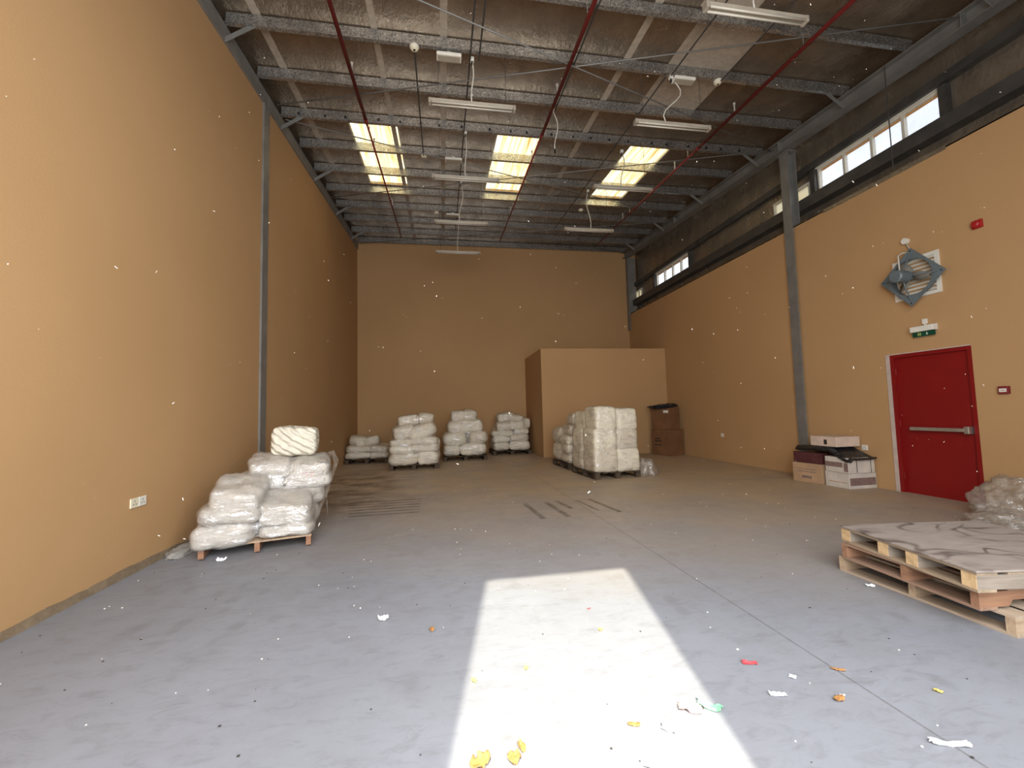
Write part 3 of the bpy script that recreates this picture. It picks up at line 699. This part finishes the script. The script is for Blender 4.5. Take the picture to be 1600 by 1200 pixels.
# ------------------------------------------------------------------ sacks and stretch film
def bag_mesh(lx, ly, lz, seed, n=14, pw=4.5, wr=.014, plump=.25):
    """a stuffed sack: rounded box, flatter edges, wrinkled"""
    rnd = random.Random(seed); off = Vector((rnd.uniform(-50, 50), rnd.uniform(-50, 50), rnd.uniform(-50, 50)))
    verts = {}; V = []; F = []
    nx, ny, nz = n, max(6, int(n*.8)), max(4, int(n*.5))
    def add(i, j, k):
        key = (i, j, k)
        if key in verts: return verts[key]
        p = Vector((2*i/nx-1, 2*j/ny-1, 2*k/nz-1))
        s = (abs(p.x)**pw + abs(p.y)**pw + abs(p.z)**(pw*.75))**(1/pw)
        p = p/s
        puff = 1-plump*(max(abs(p.x), abs(p.y))**3)
        q = Vector((p.x*lx/2, p.y*ly/2, p.z*lz/2*(puff if True else 1)))
        nn = p.normalized()
        w = noise.noise(q*7+off)*wr*1.3 + noise.noise(Vector((q.x*22, q.y*9, q.z*22))+off)*wr*.6 + noise.noise(q*2.2+off)*wr*1.6
        q += nn*w
        verts[key] = len(V); V.append(tuple(q)); return verts[key]
    for (a, b, na, nb, f) in (('z', 0, nx, ny, None), ('z', nz, nx, ny, None)):
        for i in range(nx):
            for j in range(ny): F.append((add(i, j, b), add(i+1, j, b), add(i+1, j+1, b), add(i, j+1, b)))
    for b in (0, ny):
        for i in range(nx):
            for k in range(nz): F.append((add(i, b, k), add(i+1, b, k), add(i+1, b, k+1), add(i, b, k+1)))
    for b in (0, nx):
        for j in range(ny):
            for k in range(nz): F.append((add(b, j, k), add(b, j+1, k), add(b, j+1, k+1), add(b, j, k+1)))
    return V, F
BAGN = [0]
def bag(root_m, x, y, z, lx, ly, lz, lab, group, rz=0, tx=0, ty=0, mat='bag', n=14, pw=5.5, wr=.014, plump=.20, name='woven_sack'):
    """x,y = centre, z = underside, all in the stack frame root_m; sizes overlap slightly so that the load looks pressed"""
    BAGN[0] += 1
    V, F = bag_mesh(lx, ly, lz*1.06, BAGN[0]*7+3, n, pw, wr, plump)
    m = root_m @ Matrix.Translation((x, y, z+lz/2)) @ Matrix.Rotation(math.radians(rz), 4, 'Z') @ Matrix.Rotation(math.radians(tx), 4, 'X') @ Matrix.Rotation(math.radians(ty), 4, 'Y')
    mb = MB(); mb.v = V; mb.f = F
    o = mb.build(name, M[mat], smooth=True); o.matrix_world = m
    tag(o, lab, 'sack', group)
    return o
def film_over(bags, name, lab, mat, center, na=84, ne=46, emin=-38, off=.012, iters=14, noise_amp=.008, seed=1):
    V = []; F = []
    for o in bags:
        b = len(V); V += [o.matrix_world @ v.co for v in o.data.vertices]; F += [tuple(b+i for i in p.vertices) for p in o.data.polygons]
    bv = BVHTree.FromPolygons(V, F); c = Vector(center); R = [[0]*na for _ in range(ne+1)]; dirs = [[None]*na for _ in range(ne+1)]
    zmin = min(v.z for v in V)
    for j in range(ne+1):
        el = math.radians(emin + (90-emin)*j/ne)
        for i in range(na):
            az = 2*PI*i/na; d = Vector((math.cos(el)*math.cos(az), math.cos(el)*math.sin(az), math.sin(el))); dirs[j][i] = d
            h = bv.ray_cast(c+d*4, -d, 4)
            R[j][i] = ((h[0]-c).length if h[0] is not None else .05) + off
    base = [r[:] for r in R]
    for it in range(iters):
        N = [r[:] for r in R]
        for j in range(ne+1):
            for i in range(na):
                m = (R[j][i-1]+R[j][(i+1) % na]+R[min(j+1, ne)][i]+R[max(j-1, 0)][i])/4
                N[j][i] = max(base[j][i], m*.992)
        R = N
    mb = MB()
    for j in range(ne+1):
        for i in range(na):
            r = R[j][i] + noise_amp*noise.noise(dirs[j][i]*9+Vector((seed, 0, 0)))
            p = c+dirs[j][i]*r
            if p.z < zmin+.01: p.z = zmin+.01
            mb.v.append(tuple(p-c))
    for j in range(ne):
        for i in range(na):
            i2 = (i+1) % na; mb.f.append((j*na+i, j*na+i2, (j+1)*na+i2, (j+1)*na+i))
    o = mb.build(name, M[mat], None, tuple(c), smooth=True)
    tag(o, lab, 'film'); return o
def frame(x, y, rz): return Matrix.Translation((x, y, 0)) @ Matrix.Rotation(math.radians(rz), 4, 'Z')

# --- stack A: the pallet nearest the camera, by the left wall
A = frame(-2.39, 4.655, 14.5)
pa = pallet('wooden_pallet', 'wooden pallet under the film wrapped sacks by the left wall', tuple(A @ Vector((1.0, 0, 0))), math.radians(104.5), 1.2, 1.0, .125, (M['wood_b'], M['wood_c']), [0, .5, 1], sw=.048, bottom=[(.45, .55), (.9, 1)])
gA = 'sacks on the pallet nearest the camera'; TA = 'on the pallet by the left wall'
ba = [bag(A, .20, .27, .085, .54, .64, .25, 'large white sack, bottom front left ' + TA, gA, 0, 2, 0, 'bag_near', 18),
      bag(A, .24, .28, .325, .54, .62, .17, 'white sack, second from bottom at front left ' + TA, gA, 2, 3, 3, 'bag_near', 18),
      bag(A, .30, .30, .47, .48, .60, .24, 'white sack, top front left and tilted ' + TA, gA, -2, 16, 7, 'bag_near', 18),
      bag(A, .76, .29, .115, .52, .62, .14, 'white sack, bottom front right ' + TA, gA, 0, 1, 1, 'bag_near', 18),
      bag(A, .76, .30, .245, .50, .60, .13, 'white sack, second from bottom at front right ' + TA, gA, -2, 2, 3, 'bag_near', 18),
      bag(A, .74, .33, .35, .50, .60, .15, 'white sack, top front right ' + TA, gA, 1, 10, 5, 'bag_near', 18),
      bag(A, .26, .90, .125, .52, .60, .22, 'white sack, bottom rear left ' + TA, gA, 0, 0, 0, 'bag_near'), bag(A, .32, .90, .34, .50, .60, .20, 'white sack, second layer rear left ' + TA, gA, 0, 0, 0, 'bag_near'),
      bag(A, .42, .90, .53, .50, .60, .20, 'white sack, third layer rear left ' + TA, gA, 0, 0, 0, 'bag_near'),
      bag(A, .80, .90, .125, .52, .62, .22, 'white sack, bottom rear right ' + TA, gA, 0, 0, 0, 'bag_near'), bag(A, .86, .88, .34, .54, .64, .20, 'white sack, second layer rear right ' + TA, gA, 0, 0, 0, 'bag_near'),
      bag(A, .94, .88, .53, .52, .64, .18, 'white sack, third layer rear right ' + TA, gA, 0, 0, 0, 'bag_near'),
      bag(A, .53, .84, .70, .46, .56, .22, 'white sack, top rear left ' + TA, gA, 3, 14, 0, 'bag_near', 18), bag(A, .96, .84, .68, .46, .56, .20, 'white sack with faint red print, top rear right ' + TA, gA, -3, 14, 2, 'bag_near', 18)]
def print_marks(o):
    bv = BVHTree.FromPolygons([v.co for v in o.data.vertices], [tuple(p.vertices) for p in o.data.polygons]); mb = MB()
    for (x, z, w) in ((-.09, .0, .02), (-.06, .004, .014), (-.03, .0, .022), (.02, .002, .018), (.05, 0, .014), (-.10, -.03, .05), (-.03, -.03, .04), (.03, -.03, .03)):
        h = bv.ray_cast(Vector((x, -1, z)), Vector((0, 1, 0)))
        if h[0] is not None: mb.box(x, x+w, h[0].y-.004, h[0].y+.006, z-.004, z+.004)
    mb.build('red_print', M['red_paper'], o)
print_marks(ba[-1])
film_over(ba, 'stretch_film', 'shiny clear stretch film wrapped round the sacks by the left wall', 'film_near', A @ Vector((.5, .55, .40)), 130, 70, -42, iters=50, noise_amp=.014)
hb = bag(A, .80, .92, .915, .52, .40, .345, 'plump cream fabric sack lying on top of the film wrapped pallet by the left wall', None, -6, 0, 3, 'bag_diag', 22, 7, .012, .12, 'fabric_sack')
if 'group' in hb: del hb['group']
# loose film tails
def ribbon(name, lab, pts, w, mat, seed=0):
    pts = [Vector(p) for p in pts]; mb = MB(); n = 22; side = Vector((.25, .95, .1)).normalized()
    for k in range(n+1):
        u = k/n*(len(pts)-1); i = min(int(u), len(pts)-2); p = pts[i].lerp(pts[i+1], u-i)
        ww = w[0]+(w[1]-w[0])*k/n
        for e in (-1, 0, 1):
            q = p + side*e*ww/2 + Vector((.02*noise.noise(Vector((k*.4, e*2, seed))), .015*noise.noise(Vector((k*.5, e, seed+9))), 0)); mb.v.append(tuple(q-pts[0]))
    for k in range(n):
        for e in range(2): mb.f.append((3*k+e, 3*k+e+1, 3*k+4+e, 3*k+3+e))
    o = mb.build(name, mat, None, tuple(pts[0]), smooth=True); tag(o, lab, 'film'); return o
ribbon('film_tail', 'wide loose tail of stretch film hanging down the right side of the near pallet', [A @ Vector((1.20, 0.95, 0.93)), A @ Vector((1.27, 0.90, 0.80)), A @ Vector((1.18, 0.75, 0.50)), A @ Vector((1.03, .45, .16))], (.14, .07), M['film_loose'], 1)
ribbon('film_tail', 'narrow thread of film hanging at the rear corner of the near pallet', [A @ Vector((1.24, 1.05, .92)), A @ Vector((1.26, 1.02, .7)), A @ Vector((1.15, 1.0, .4)), A @ Vector((1.17, .95, .1))], (.05, .012), M['film_loose'], 5)

# --- far stacks
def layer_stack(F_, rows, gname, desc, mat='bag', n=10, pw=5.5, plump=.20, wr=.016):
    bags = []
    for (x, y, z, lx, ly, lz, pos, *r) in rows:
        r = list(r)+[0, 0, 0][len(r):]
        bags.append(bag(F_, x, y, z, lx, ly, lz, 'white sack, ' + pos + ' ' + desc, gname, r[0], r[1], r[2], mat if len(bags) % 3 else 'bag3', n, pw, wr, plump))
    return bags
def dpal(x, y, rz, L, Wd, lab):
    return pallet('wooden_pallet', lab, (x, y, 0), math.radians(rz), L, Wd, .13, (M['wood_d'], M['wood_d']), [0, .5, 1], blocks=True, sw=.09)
# B: low stack in the left far corner (x to the right, y to the back)
B = frame(-2.77, 12.62, -1); D = 'in the low stack in the far left corner'
dpal(-2.77, 12.62, -1, 1.2, 1.0, 'dark wooden pallet under the low stack in the far left corner')
bb = layer_stack(B, [(.36, .3, .13, .76, .6, .20, 'bottom left'), (.94, .3, .13, .54, .6, .20, 'bottom right'), (.38, .3, .32, .72, .6, .20, 'second layer left'), (.92, .28, .31, .56, .58, .20, 'second layer right', 4, 0, 6),
                     (.36, .75, .13, .72, .5, .2, 'bottom rear left'), (.9, .75, .13, .56, .5, .2, 'bottom rear right'), (.38, .75, .32, .72, .5, .2, 'second layer rear left'), (.9, .78, .32, .56, .5, .2, 'second layer rear right'),
                     (.34, .38, .50, .46, .56, .28, 'dirty one, top left', -8, 0, 12), (.68, .42, .50, .44, .56, .27, 'on top at right', 6, 0, -8)], 'sacks in the low far left stack', D, 'bag3')
film_over(bb, 'stretch_film', 'thin clear film over the low stack in the far left corner', 'film', B @ Vector((.6, .5, .35)), 64, 34)
# C: tall stack, second from the left
Cc = frame(-1.33, 10.78, 2); D = 'in the tall stack second from the left wall'
dpal(-1.33, 10.78, 2, 1.2, 1.1, 'dark wooden pallet under the tall stack second from the left wall')
bc = layer_stack(Cc, [(.34, .3, .10, .74, .6, .30, 'bottom left'), (.95, .3, .10, .54, .6, .34, 'bottom right'), (.30, .3, .38, .62, .6, .22, 'second layer left', 0, 0, 3), (.86, .3, .41, .72, .6, .22, 'second layer right'),
                      (.30, .3, .58, .60, .6, .19, 'third layer left'), (.84, .3, .60, .70, .6, .20, 'third layer right'), (.32, .32, .76, .52, .56, .36, 'fourth layer left leaning', 10, 0, -14), (.80, .32, .78, .72, .56, .34, 'fourth layer right leaning', 0, 0, -16),
                      (.46, .40, 1.10, .52, .5, .26, 'top left', 0, 0, -6), (.88, .44, 1.12, .40, .5, .28, 'top right', 8, 0, 6),
                      (.36, .82, .11, .7, .5, .3, 'bottom rear left'), (.98, .82, .11, .56, .5, .32, 'bottom rear right'), (.36, .82, .4, .7, .5, .36, 'middle rear left'), (.98, .82, .42, .56, .5, .34, 'middle rear right'), (.64, .82, .76, .9, .5, .36, 'upper rear')], 'sacks in the tall stack second from left', D)
film_over(bc, 'stretch_film', 'shiny clear film round the tall stack second from the left wall', 'film', Cc @ Vector((.62, .5, .65)), 72, 40)
# D: third stack
Dd = frame(.0, 12.33, 1); D = 'in the third stack along the far wall'
dpal(.0, 12.33, 1, 1.27, 1.1, 'dark wooden pallet under the third stack along the far wall')
bd = layer_stack(Dd, [(.24, .3, .13, .50, .6, .34, 'bottom left'), (.86, .3, .13, .78, .6, .36, 'bottom right'), (.32, .3, .45, .70, .6, .36, 'second layer left', 0, 0, -3), (1.02, .3, .48, .52, .6, .34, 'second layer right', 0, 0, -4),
                      (.34, .32, .80, .46, .56, .34, 'third layer left'), (.82, .32, .80, .70, .56, .38, 'third layer right', 0, 0, -3), (.44, .36, 1.12, .42, .5, .33, 'top left'), (.76, .40, 1.14, .42, .5, .33, 'top right', 10, 0, 6),
                      (.34, .82, .13, .68, .5, .36, 'bottom rear left'), (.96, .82, .13, .58, .5, .36, 'bottom rear right'), (.34, .82, .47, .68, .5, .36, 'middle rear left'), (.96, .82, .47, .58, .5, .36, 'middle rear right'), (.64, .82, .81, .8, .5, .36, 'upper rear')], 'sacks in the third stack along the far wall', D)
film_over(bd, 'stretch_film', 'clear film round the third stack along the far wall', 'film', Dd @ Vector((.63, .5, .65)), 72, 40)
# E: fourth stack beside the store room
Ee = frame(1.56, 13.42, 1); D = 'in the fourth stack beside the store room wall'
dpal(1.56, 13.42, 1, 1.25, 1.1, 'dark wooden pallet under the fourth stack beside the store room wall')
be = layer_stack(Ee, [(.30, .3, .13, .54, .6, .27, 'bottom left'), (.88, .3, .13, .68, .6, .30, 'bottom right'), (.30, .3, .39, .60, .6, .20, 'second layer left'), (.90, .3, .42, .62, .6, .24, 'second layer right'), (.34, .3, .58, .74, .6, .2, 'third layer left'),
                      (.98, .3, .64, .48, .6, .22, 'third layer right'), (.38, .32, .77, .50, .56, .30, 'fourth layer left'), (.82, .32, .80, .52, .56, .28, 'fourth layer middle'), (1.16, .36, .82, .24, .5, .34, 'small rolled one upper right'),
                      (.46, .38, 1.06, .56, .5, .30, 'top left', 0, 0, -10), (.80, .4, 1.05, .50, .5, .24, 'top right', 0, 0, 10), (.34, .82, .13, .66, .5, .4, 'bottom rear left'), (.94, .82, .13, .6, .5, .4, 'bottom rear right'), (.64, .82, .52, 1.1, .5, .4, 'upper rear')], 'sacks in the fourth stack beside the store room', D)
film_over(be, 'stretch_film', 'clear film round the fourth stack beside the store room wall', 'film', Ee @ Vector((.63, .5, .6)), 72, 40)
# F: wrapped square load in the middle of the floor
Ff = frame(2.94, 7.98, 5); D = 'on the wrapped pallet in the middle of the hall'
dpal(2.94, 7.98, 5, 1.0, 1.2, 'dark wooden pallet under the square wrapped load in mid floor')
bf = layer_stack(Ff, [(.26, .3, .13, .52, .6, .46, 'bottom front left'), (.76, .3, .13, .50, .6, .46, 'bottom front right'), (.26, .3, .57, .50, .6, .42, 'middle front left'), (.75, .3, .57, .47, .6, .42, 'middle front right'),
                      (.29, .3, .97, .46, .58, .46, 'top front left'), (.76, .3, .97, .46, .58, .42, 'top front right'), (.26, .9, .13, .52, .58, .46, 'bottom rear left'), (.76, .9, .13, .5, .58, .46, 'bottom rear right'),
                      (.26, .9, .57, .5, .58, .42, 'middle rear left'), (.75, .9, .57, .5, .58, .42, 'middle rear right'), (.3, .88, .97, .44, .56, .38, 'top rear left'), (.76, .88, .97, .44, .56, .40, 'top rear right')], 'sacks on the mid floor pallet', D, 'bag2', 14, 10, .05, .010)
film_over(bf, 'stretch_film', 'glossy clear film round the square load in mid floor', 'film', Ff @ Vector((.5, .6, .62)), 90, 50, -48)
def blob(name, lab, loc, size, seed, mat, amp=.28, sub=4, cat='film', flat=True):
    bm = bmesh.new(); bmesh.ops.create_icosphere(bm, subdivisions=sub, radius=1.0)
    for v in bm.verts:
        d = v.co.normalized(); r = 1 + amp*noise.noise(d*1.7+Vector((seed, 0, 0))) + amp*.8*abs(noise.noise(d*4.2+Vector((0, seed, 0)))) + amp*.35*noise.noise(d*10+Vector((0, 0, seed)))
        v.co = Vector((d.x*r*size[0], d.y*r*size[1], d.z*r*size[2]))
        if flat and v.co.z < -.35*size[2]: v.co.z = -.35*size[2]
    z0 = min(v.co.z for v in bm.verts)
    for v in bm.verts: v.co.z -= z0
    me = bpy.data.meshes.new(name); bm.to_mesh(me); bm.free(); me.materials.append(mat)
    for p in me.polygons: p.use_smooth = (seed % 2 == 0)
    o = bpy.data.objects.new(name, me); C.objects.link(o); o.location = loc; tag(o, lab, cat); return o
blob('crumpled_film', 'crumpled bundle of clear film lying at the right corner of the mid floor pallet', (4.14, 8.28, .005), (.20, .24, .26), 2, M['film_loose'], .30)
# G: stack hidden behind F
Gg = frame(2.86, 9.5, 3); D = 'in the stack behind the mid floor pallet'
dpal(2.86, 9.5, 3, 1.0, 1.2, 'dark wooden pallet behind the square load in mid floor')
bg_ = layer_stack(Gg, [(.27, .3, .13, .54, .6, .24, 'bottom left'), (.76, .3, .13, .5, .6, .24, 'bottom right'), (.26, .3, .36, .54, .6, .22, 'second layer left'), (.76, .3, .36, .5, .6, .22, 'second layer right'), (.26, .3, .57, .54, .6, .22, 'third layer left'), (.76, .3, .57, .5, .6, .22, 'third layer right'),
                       (.30, .32, .78, .48, .58, .26, 'fourth layer left'), (.76, .32, .78, .48, .58, .26, 'fourth layer right'), (.42, .36, 1.03, .46, .5, .28, 'top left'), (.78, .36, 1.03, .4, .5, .28, 'top right'),
                       (.27, .9, .13, .54, .6, .44, 'bottom rear left'), (.76, .9, .13, .5, .6, .44, 'bottom rear right'), (.27, .9, .56, .54, .6, .4, 'upper rear left'), (.76, .9, .56, .5, .6, .4, 'upper rear right')], 'sacks in the stack behind the mid floor pallet', D)
film_over(bg_, 'stretch_film', 'clear film round the stack behind the mid floor pallet', 'film', Gg @ Vector((.5, .6, .55)), 64, 36)

# ------------------------------------------------------------------ cartons
def carton(name, lab, loc, rz, sx, sy, sz, mat, bands=(), tape=None, mat2=None):
    t = thing(name, lab, 'carton', loc, (0, 0, math.radians(rz)))
    g = .004
    b = MB().box(0, sx, 0, sy, 0, sz).build('carton_body', mat, t, bevel=.006)
    MB().box(.002, sx-.002, .0, sy/2-g/2, sz, sz+.004).build('top_flap', mat, t); MB().box(.002, sx-.002, sy/2+g/2, sy, sz, sz+.004).build('top_flap', mat, t)
    for (side, a0, a1, z0, z1, m) in bands:
        if side == 'x': MB().box(-.0015, .001, a0*sy, a1*sy, z0*sz, z1*sz).build('printed_band', M[m], t)
        else: MB().box(a0*sx, a1*sx, -.0015, .001, z0*sz, z1*sz).build('printed_band', M[m], t)
    if tape: MB().box(.0, sx, sy/2-.025, sy/2+.025, sz+.004, sz+.0055).build('packing_tape', M[tape], t)
    return t
# brown cartons at the store room wall
carton('cardboard_carton', 'large dark brown carton on the floor, bottom of the pair by the store room', (6.39, 11.16, 0), 20, .575, .66, .745, M['carton_brown'], [('x', .55, .85, .62, .67, 'ink'), ('x', .50, .88, .53, .58, 'ink'), ('x', .70, .88, .38, .43, 'ink'), ('x', .50, .66, .38, .43, 'ink')])
carton('cardboard_carton', 'dark brown carton with a white label, top of the pair by the store room', (6.42, 11.20, .751), 24, .46, .60, .62, M['carton_brown'], [('x', .06, .34, .78, .90, 'white')])
blob('black_bin_bag', 'crumpled black polythene sheet draped over the upper brown carton', (6.40, 11.62, 1.36), (.36, .30, .09), 3, M['black_bag'], .35, 4, 'bin bag')
blob('black_bin_bag', 'small crumpled black sheet on the right of the upper brown carton top', (6.62, 11.45, 1.40), (.20, .16, .08), 9, M['black_bag'], .35, 4, 'bin bag')
# cartons by the red door
carton('cardboard_carton', 'white printed carton on the floor beside the red door surround', (6.425, 5.86, 0), 0, .52, .43, .242, M['carton_white'], [('y', .03, .97, .22, .72, 'carton_print'), ('x', .1, .85, .35, .40, 'carton_tan')])
carton('cardboard_carton', 'white printed carton stacked on the white carton by the red door', (6.43, 5.86, .248), 0, .50, .42, .245, M['carton_white'], [('x', .25, 1, .35, .68, 'carton_print'), ('x', .03, .2, .1, .68, 'carton_print'), ('y', .30, .325, .05, .85, 'ink'), ('y', .84, .86, .0, .85, 'ink')])
carton('cardboard_carton', 'tan printed carton on the floor under the maroon carton', (6.40, 6.32, 0), 8, .50, .54, .335, M['carton_tan'], [('x', .2, .85, .68, .71, 'carton_print'), ('x', .2, .85, .55, .58, 'carton_print'), ('x', .35, .68, .22, .36, 'carton_print')])
carton('cardboard_carton', 'dark maroon film covered carton on the tan carton by the column', (6.42, 6.33, .342), 8, .48, .52, .185, M['carton_dark'], [])
t = carton('cardboard_carton', 'pinkish flat carton on top of the black bag by the column', (6.47, 6.08, .655), 0, .46, .50, .165, M['carton_pink'], [('x', .35, .47, .2, .7, 'ink')])
mb = MB(); n = 26; m_ = 18
for j in range(m_+1):
    for i in range(n+1):
        u, v = i/n, j/m_; x = -.03+.50*v; yy = -.10+1.06*u
        z = .125 - (.09 if yy < .10 else 0)*(1-max(0, yy)/.10 if yy < .10 else 0) 
        zt = .50+.155*min(1, max(0, (yy+.02)/.30)) if yy < .45 else .54+.115*(1-max(0, yy-.45)*.35)
        edge = min(v/.12, 1)
        z = zt - (1-edge)*.06 + .018*noise.noise(Vector((x*7, yy*6, 2))) + .010*noise.noise(Vector((x*20, yy*18, 5)))
        mb.v.append((x + .012*noise.noise(Vector((yy*9, z*7, 1))), yy, z-.50))
for j in range(m_):
    for i in range(n):
        a = j*(n+1)+i; mb.f.append((a, a+1, a+n+2, a+n+1))
o = mb.build('black_bin_bag', M['black_bag'], None, (6.43, 5.90, .50), smooth=True); s_ = o.modifiers.new('solid', 'SOLIDIFY'); s_.thickness = .03; s_.offset = -1
tag(o, 'black polythene bag spread over the cartons by the column', 'bin bag')
# crumpled clear film behind the pallet pile
blob('crumpled_film', 'big heap of crumpled clear film on the floor against the right wall', (6.48, 3.86, .002), (.33, .44, .34), 6, M['film_loose'], .26, 5)
blob('crumpled_film', 'low heap of crumpled clear film behind the plywood sheet on the pallets', (5.95, 3.62, .002), (.36, .32, .13), 8, M['film_loose'], .28, 5)

blob('cement_rubble', 'small heap of grey cement rubble at the foot of the left wall', (-2.70, 4.98, .0), (.09, .22, .055), 4, M['rubble'], .3, 4, 'rubble')
# ------------------------------------------------------------------ litter on the floor
def scrap(name, lab, cat, x, y, w, h, rz, mat, seed, curl=.02, group=None, leaf=False):
    mb = MB(); n = 6; rnd = random.Random(seed)
    for j in range(n+1):
        for i in range(n+1):
            u, v = i/n*2-1, j/n*2-1
            if leaf: uu = u*math.sqrt(max(0, 1-v*v*.92)); 
            else: uu = u*(1+.25*noise.noise(Vector((v*2, seed, 0))))
            z = .5*curl*(abs(noise.noise(Vector((u*1.6, v*1.6, seed*1.7)))*1.6) + .35*u*u)
            mb.v.append((uu*w/2, v*h/2*(1+.2*noise.noise(Vector((u*2, seed, 4)))), z+.002))
    for j in range(n):
        for i in range(n):
            a = j*(n+1)+i; mb.f.append((a, a+1, a+n+2, a+n+1))
    o = mb.build(name, mat, None, (x, y, 0), (0, 0, rz), smooth=leaf); s = o.modifiers.new('solid', 'SOLIDIFY'); s.thickness = .0015; tag(o, lab, cat, group); return o
scrap('paper_scrap', 'white crumpled paper scrap beside the near pallet leg', 'paper', -2.165, 4.628, .085, .06, .3, M['paper'], 1, .05)
scrap('wrapper_scrap', 'small red and white wrapper on the floor right of the sun patch', 'wrapper', 1.61, 2.12, .075, .03, -.3, M['red_paper'], 2, .02)
scrap('paper_scrap', 'small square white paper scrap right of the sun patch', 'paper', 1.735, 1.97, .03, .03, .7, M['paper'], 3, .015)
scrap('paper_scrap', 'torn white paper strip right of the sun patch', 'paper', 1.56, 1.87, .075, .025, -.3, M['paper'], 4, .02)
scrap('dry_leaf', 'crumpled brown leaf on the floor right of the torn paper', 'leaf', 1.81, 1.785, .06, .035, .2, M['leaf'], 5, .03, None, True)
scrap('paper_scrap', 'tiny white paper bit beside the crumpled brown leaf', 'paper', 1.852, 1.808, .022, .01, -.3, M['paper'], 6, .01)
scrap('dry_leaf', 'long brown leaf lying across the floor joint', 'leaf', 2.01, 1.975, .07, .02, -.6, M['leaf'], 7, .02, None, True)
scrap('paper_scrap', 'long white paper strip near the bottom right of the floor', 'paper', 2.0, 1.48, .135, .028, -.35, M['paper'], 8, .03)
scrap('dry_leaf', 'small pale leaf on the floor near the right edge', 'leaf', 2.31, 1.74, .02, .035, .5, M['yellow_scrap'], 9, .02, None, True)
scrap('dry_leaf', 'small yellow brown leaf left of the sun patch', 'leaf', -.09, 2.835, .03, .05, .2, M['leaf'], 10, .03, None, True)
scrap('dry_leaf', 'small yellow leaf at the left edge of the sun patch', 'leaf', .138, 2.27, .025, .04, .5, M['yellow_scrap'], 11, .02, None, True)
scrap('dry_leaf', 'tiny yellow leaf in the left part of the sun patch', 'leaf', .422, 2.32, .022, .03, .1, M['yellow_scrap'], 12, .02, None, True)
scrap('dry_leaf', 'upright orange leaf in the lower left of the sun patch', 'leaf', .30, 1.80, .028, .06, .2, M['leaf'], 13, .03, None, True)
scrap('dry_leaf', 'large curled orange leaf at the bottom left of the sun patch', 'leaf', .125, 1.752, .09, .06, .5, M['leaf'], 14, .05, None, True)
scrap('dry_leaf', 'curled orange leaf below the upright leaf in the sun patch', 'leaf', .26, 1.745, .055, .06, 0, M['leaf'], 15, .04, None, True)
scrap('paper_scrap', 'pink and grey folded paper at the right edge of the sun patch', 'paper', 1.10, 1.865, .10, .055, -.5, M['pink_paper'], 16, .03)
scrap('paper_scrap', 'green folded paper at the right edge of the sun patch', 'paper', 1.195, 1.862, .10, .045, -.75, M['green_paper'], 17, .03)
scrap('paper_scrap', 'white folded scrap with dark edge in the right of the sun patch', 'paper', .945, 1.775, .06, .045, -.7, M['paper'], 18, .03)
scrap('dry_leaf', 'brown leaf in the right half of the sun patch', 'leaf', .806, 1.825, .055, .022, -.4, M['leaf'], 19, .02, None, True)
scrap('paper_scrap', 'white card piece at the bottom of the sun patch', 'paper', .815, 1.62, .10, .10, .8, M['paper'], 20, .02)
scrap('paper_scrap', 'white paper bit on the floor in front of the pallet pile', 'paper', 3.16, 2.78, .05, .03, -.3, M['paper'], 21, .03)
scrap('wrapper_scrap', 'tiny red scrap in the far part of the sun patch', 'wrapper', .985, 2.90, .025, .012, .2, M['red_paper'], 22, .01)
scrap('dry_leaf', 'tiny yellow leaf in the middle of the sun patch', 'leaf', .956, 2.61, .03, .028, .3, M['yellow_scrap'], 23, .02, None, True)
scrap('film_scrap', 'pale curled film scrap on the floor left of the sun patch', 'film', -.42, 3.05, .06, .045, .4, M['paper'], 24, .05)
# fine debris and dust
rnd = random.Random(11); mb = MB()
for k in range(260):
    x, y = rnd.uniform(XL+.1, 6.5), 1.4+ (rnd.random()**1.6)*10; s = rnd.uniform(.0012, .0045)
    mb.box(x-s, x+s*rnd.uniform(.6, 2), y-s, y+s, .0, .002+s*.5)
o = mb.build('floor_debris', M['conduit']); o['kind'] = 'stuff'; tag(o, 'tiny dark crumbs of debris scattered over the concrete floor', 'debris')
mb = MB()
for k in range(260):
    x, y = rnd.uniform(XL+.1, 6.5), 1.4+ (rnd.random()**1.4)*10; s = rnd.uniform(.0012, .004)
    mb.box(x-s, x+s*rnd.uniform(.6, 2), y-s, y+s, .0, .002+s*.5)
o = mb.build('paper_crumbs', M['dustfleck']); o['kind'] = 'stuff'; tag(o, 'tiny white crumbs scattered over the concrete floor', 'debris')
mb = MB()
for k in range(340):
    d = rnd.uniform(2.0, 5.5); x, y, z = rnd.uniform(-2.4, 5.5), d, rnd.uniform(.6, 5.0); s = rnd.uniform(.0011, .0025)
    v = Vector((rnd.uniform(-1, 1), 0, rnd.uniform(-1, 1)))*s*rnd.choice((1, 1, 1, 4))
    mb.beam(Vector((x, y, z))-v, Vector((x, y, z))+v+Vector((.0005, 0, s)), s*1.2, s*1.2, (0, 1, 0.01))
o = mb.build('dust_flecks', M['dustfleck']); o['kind'] = 'stuff'; tag(o, 'pale dust flecks drifting in the air of the hall', 'dust')
bpy.context.view_layer.update()
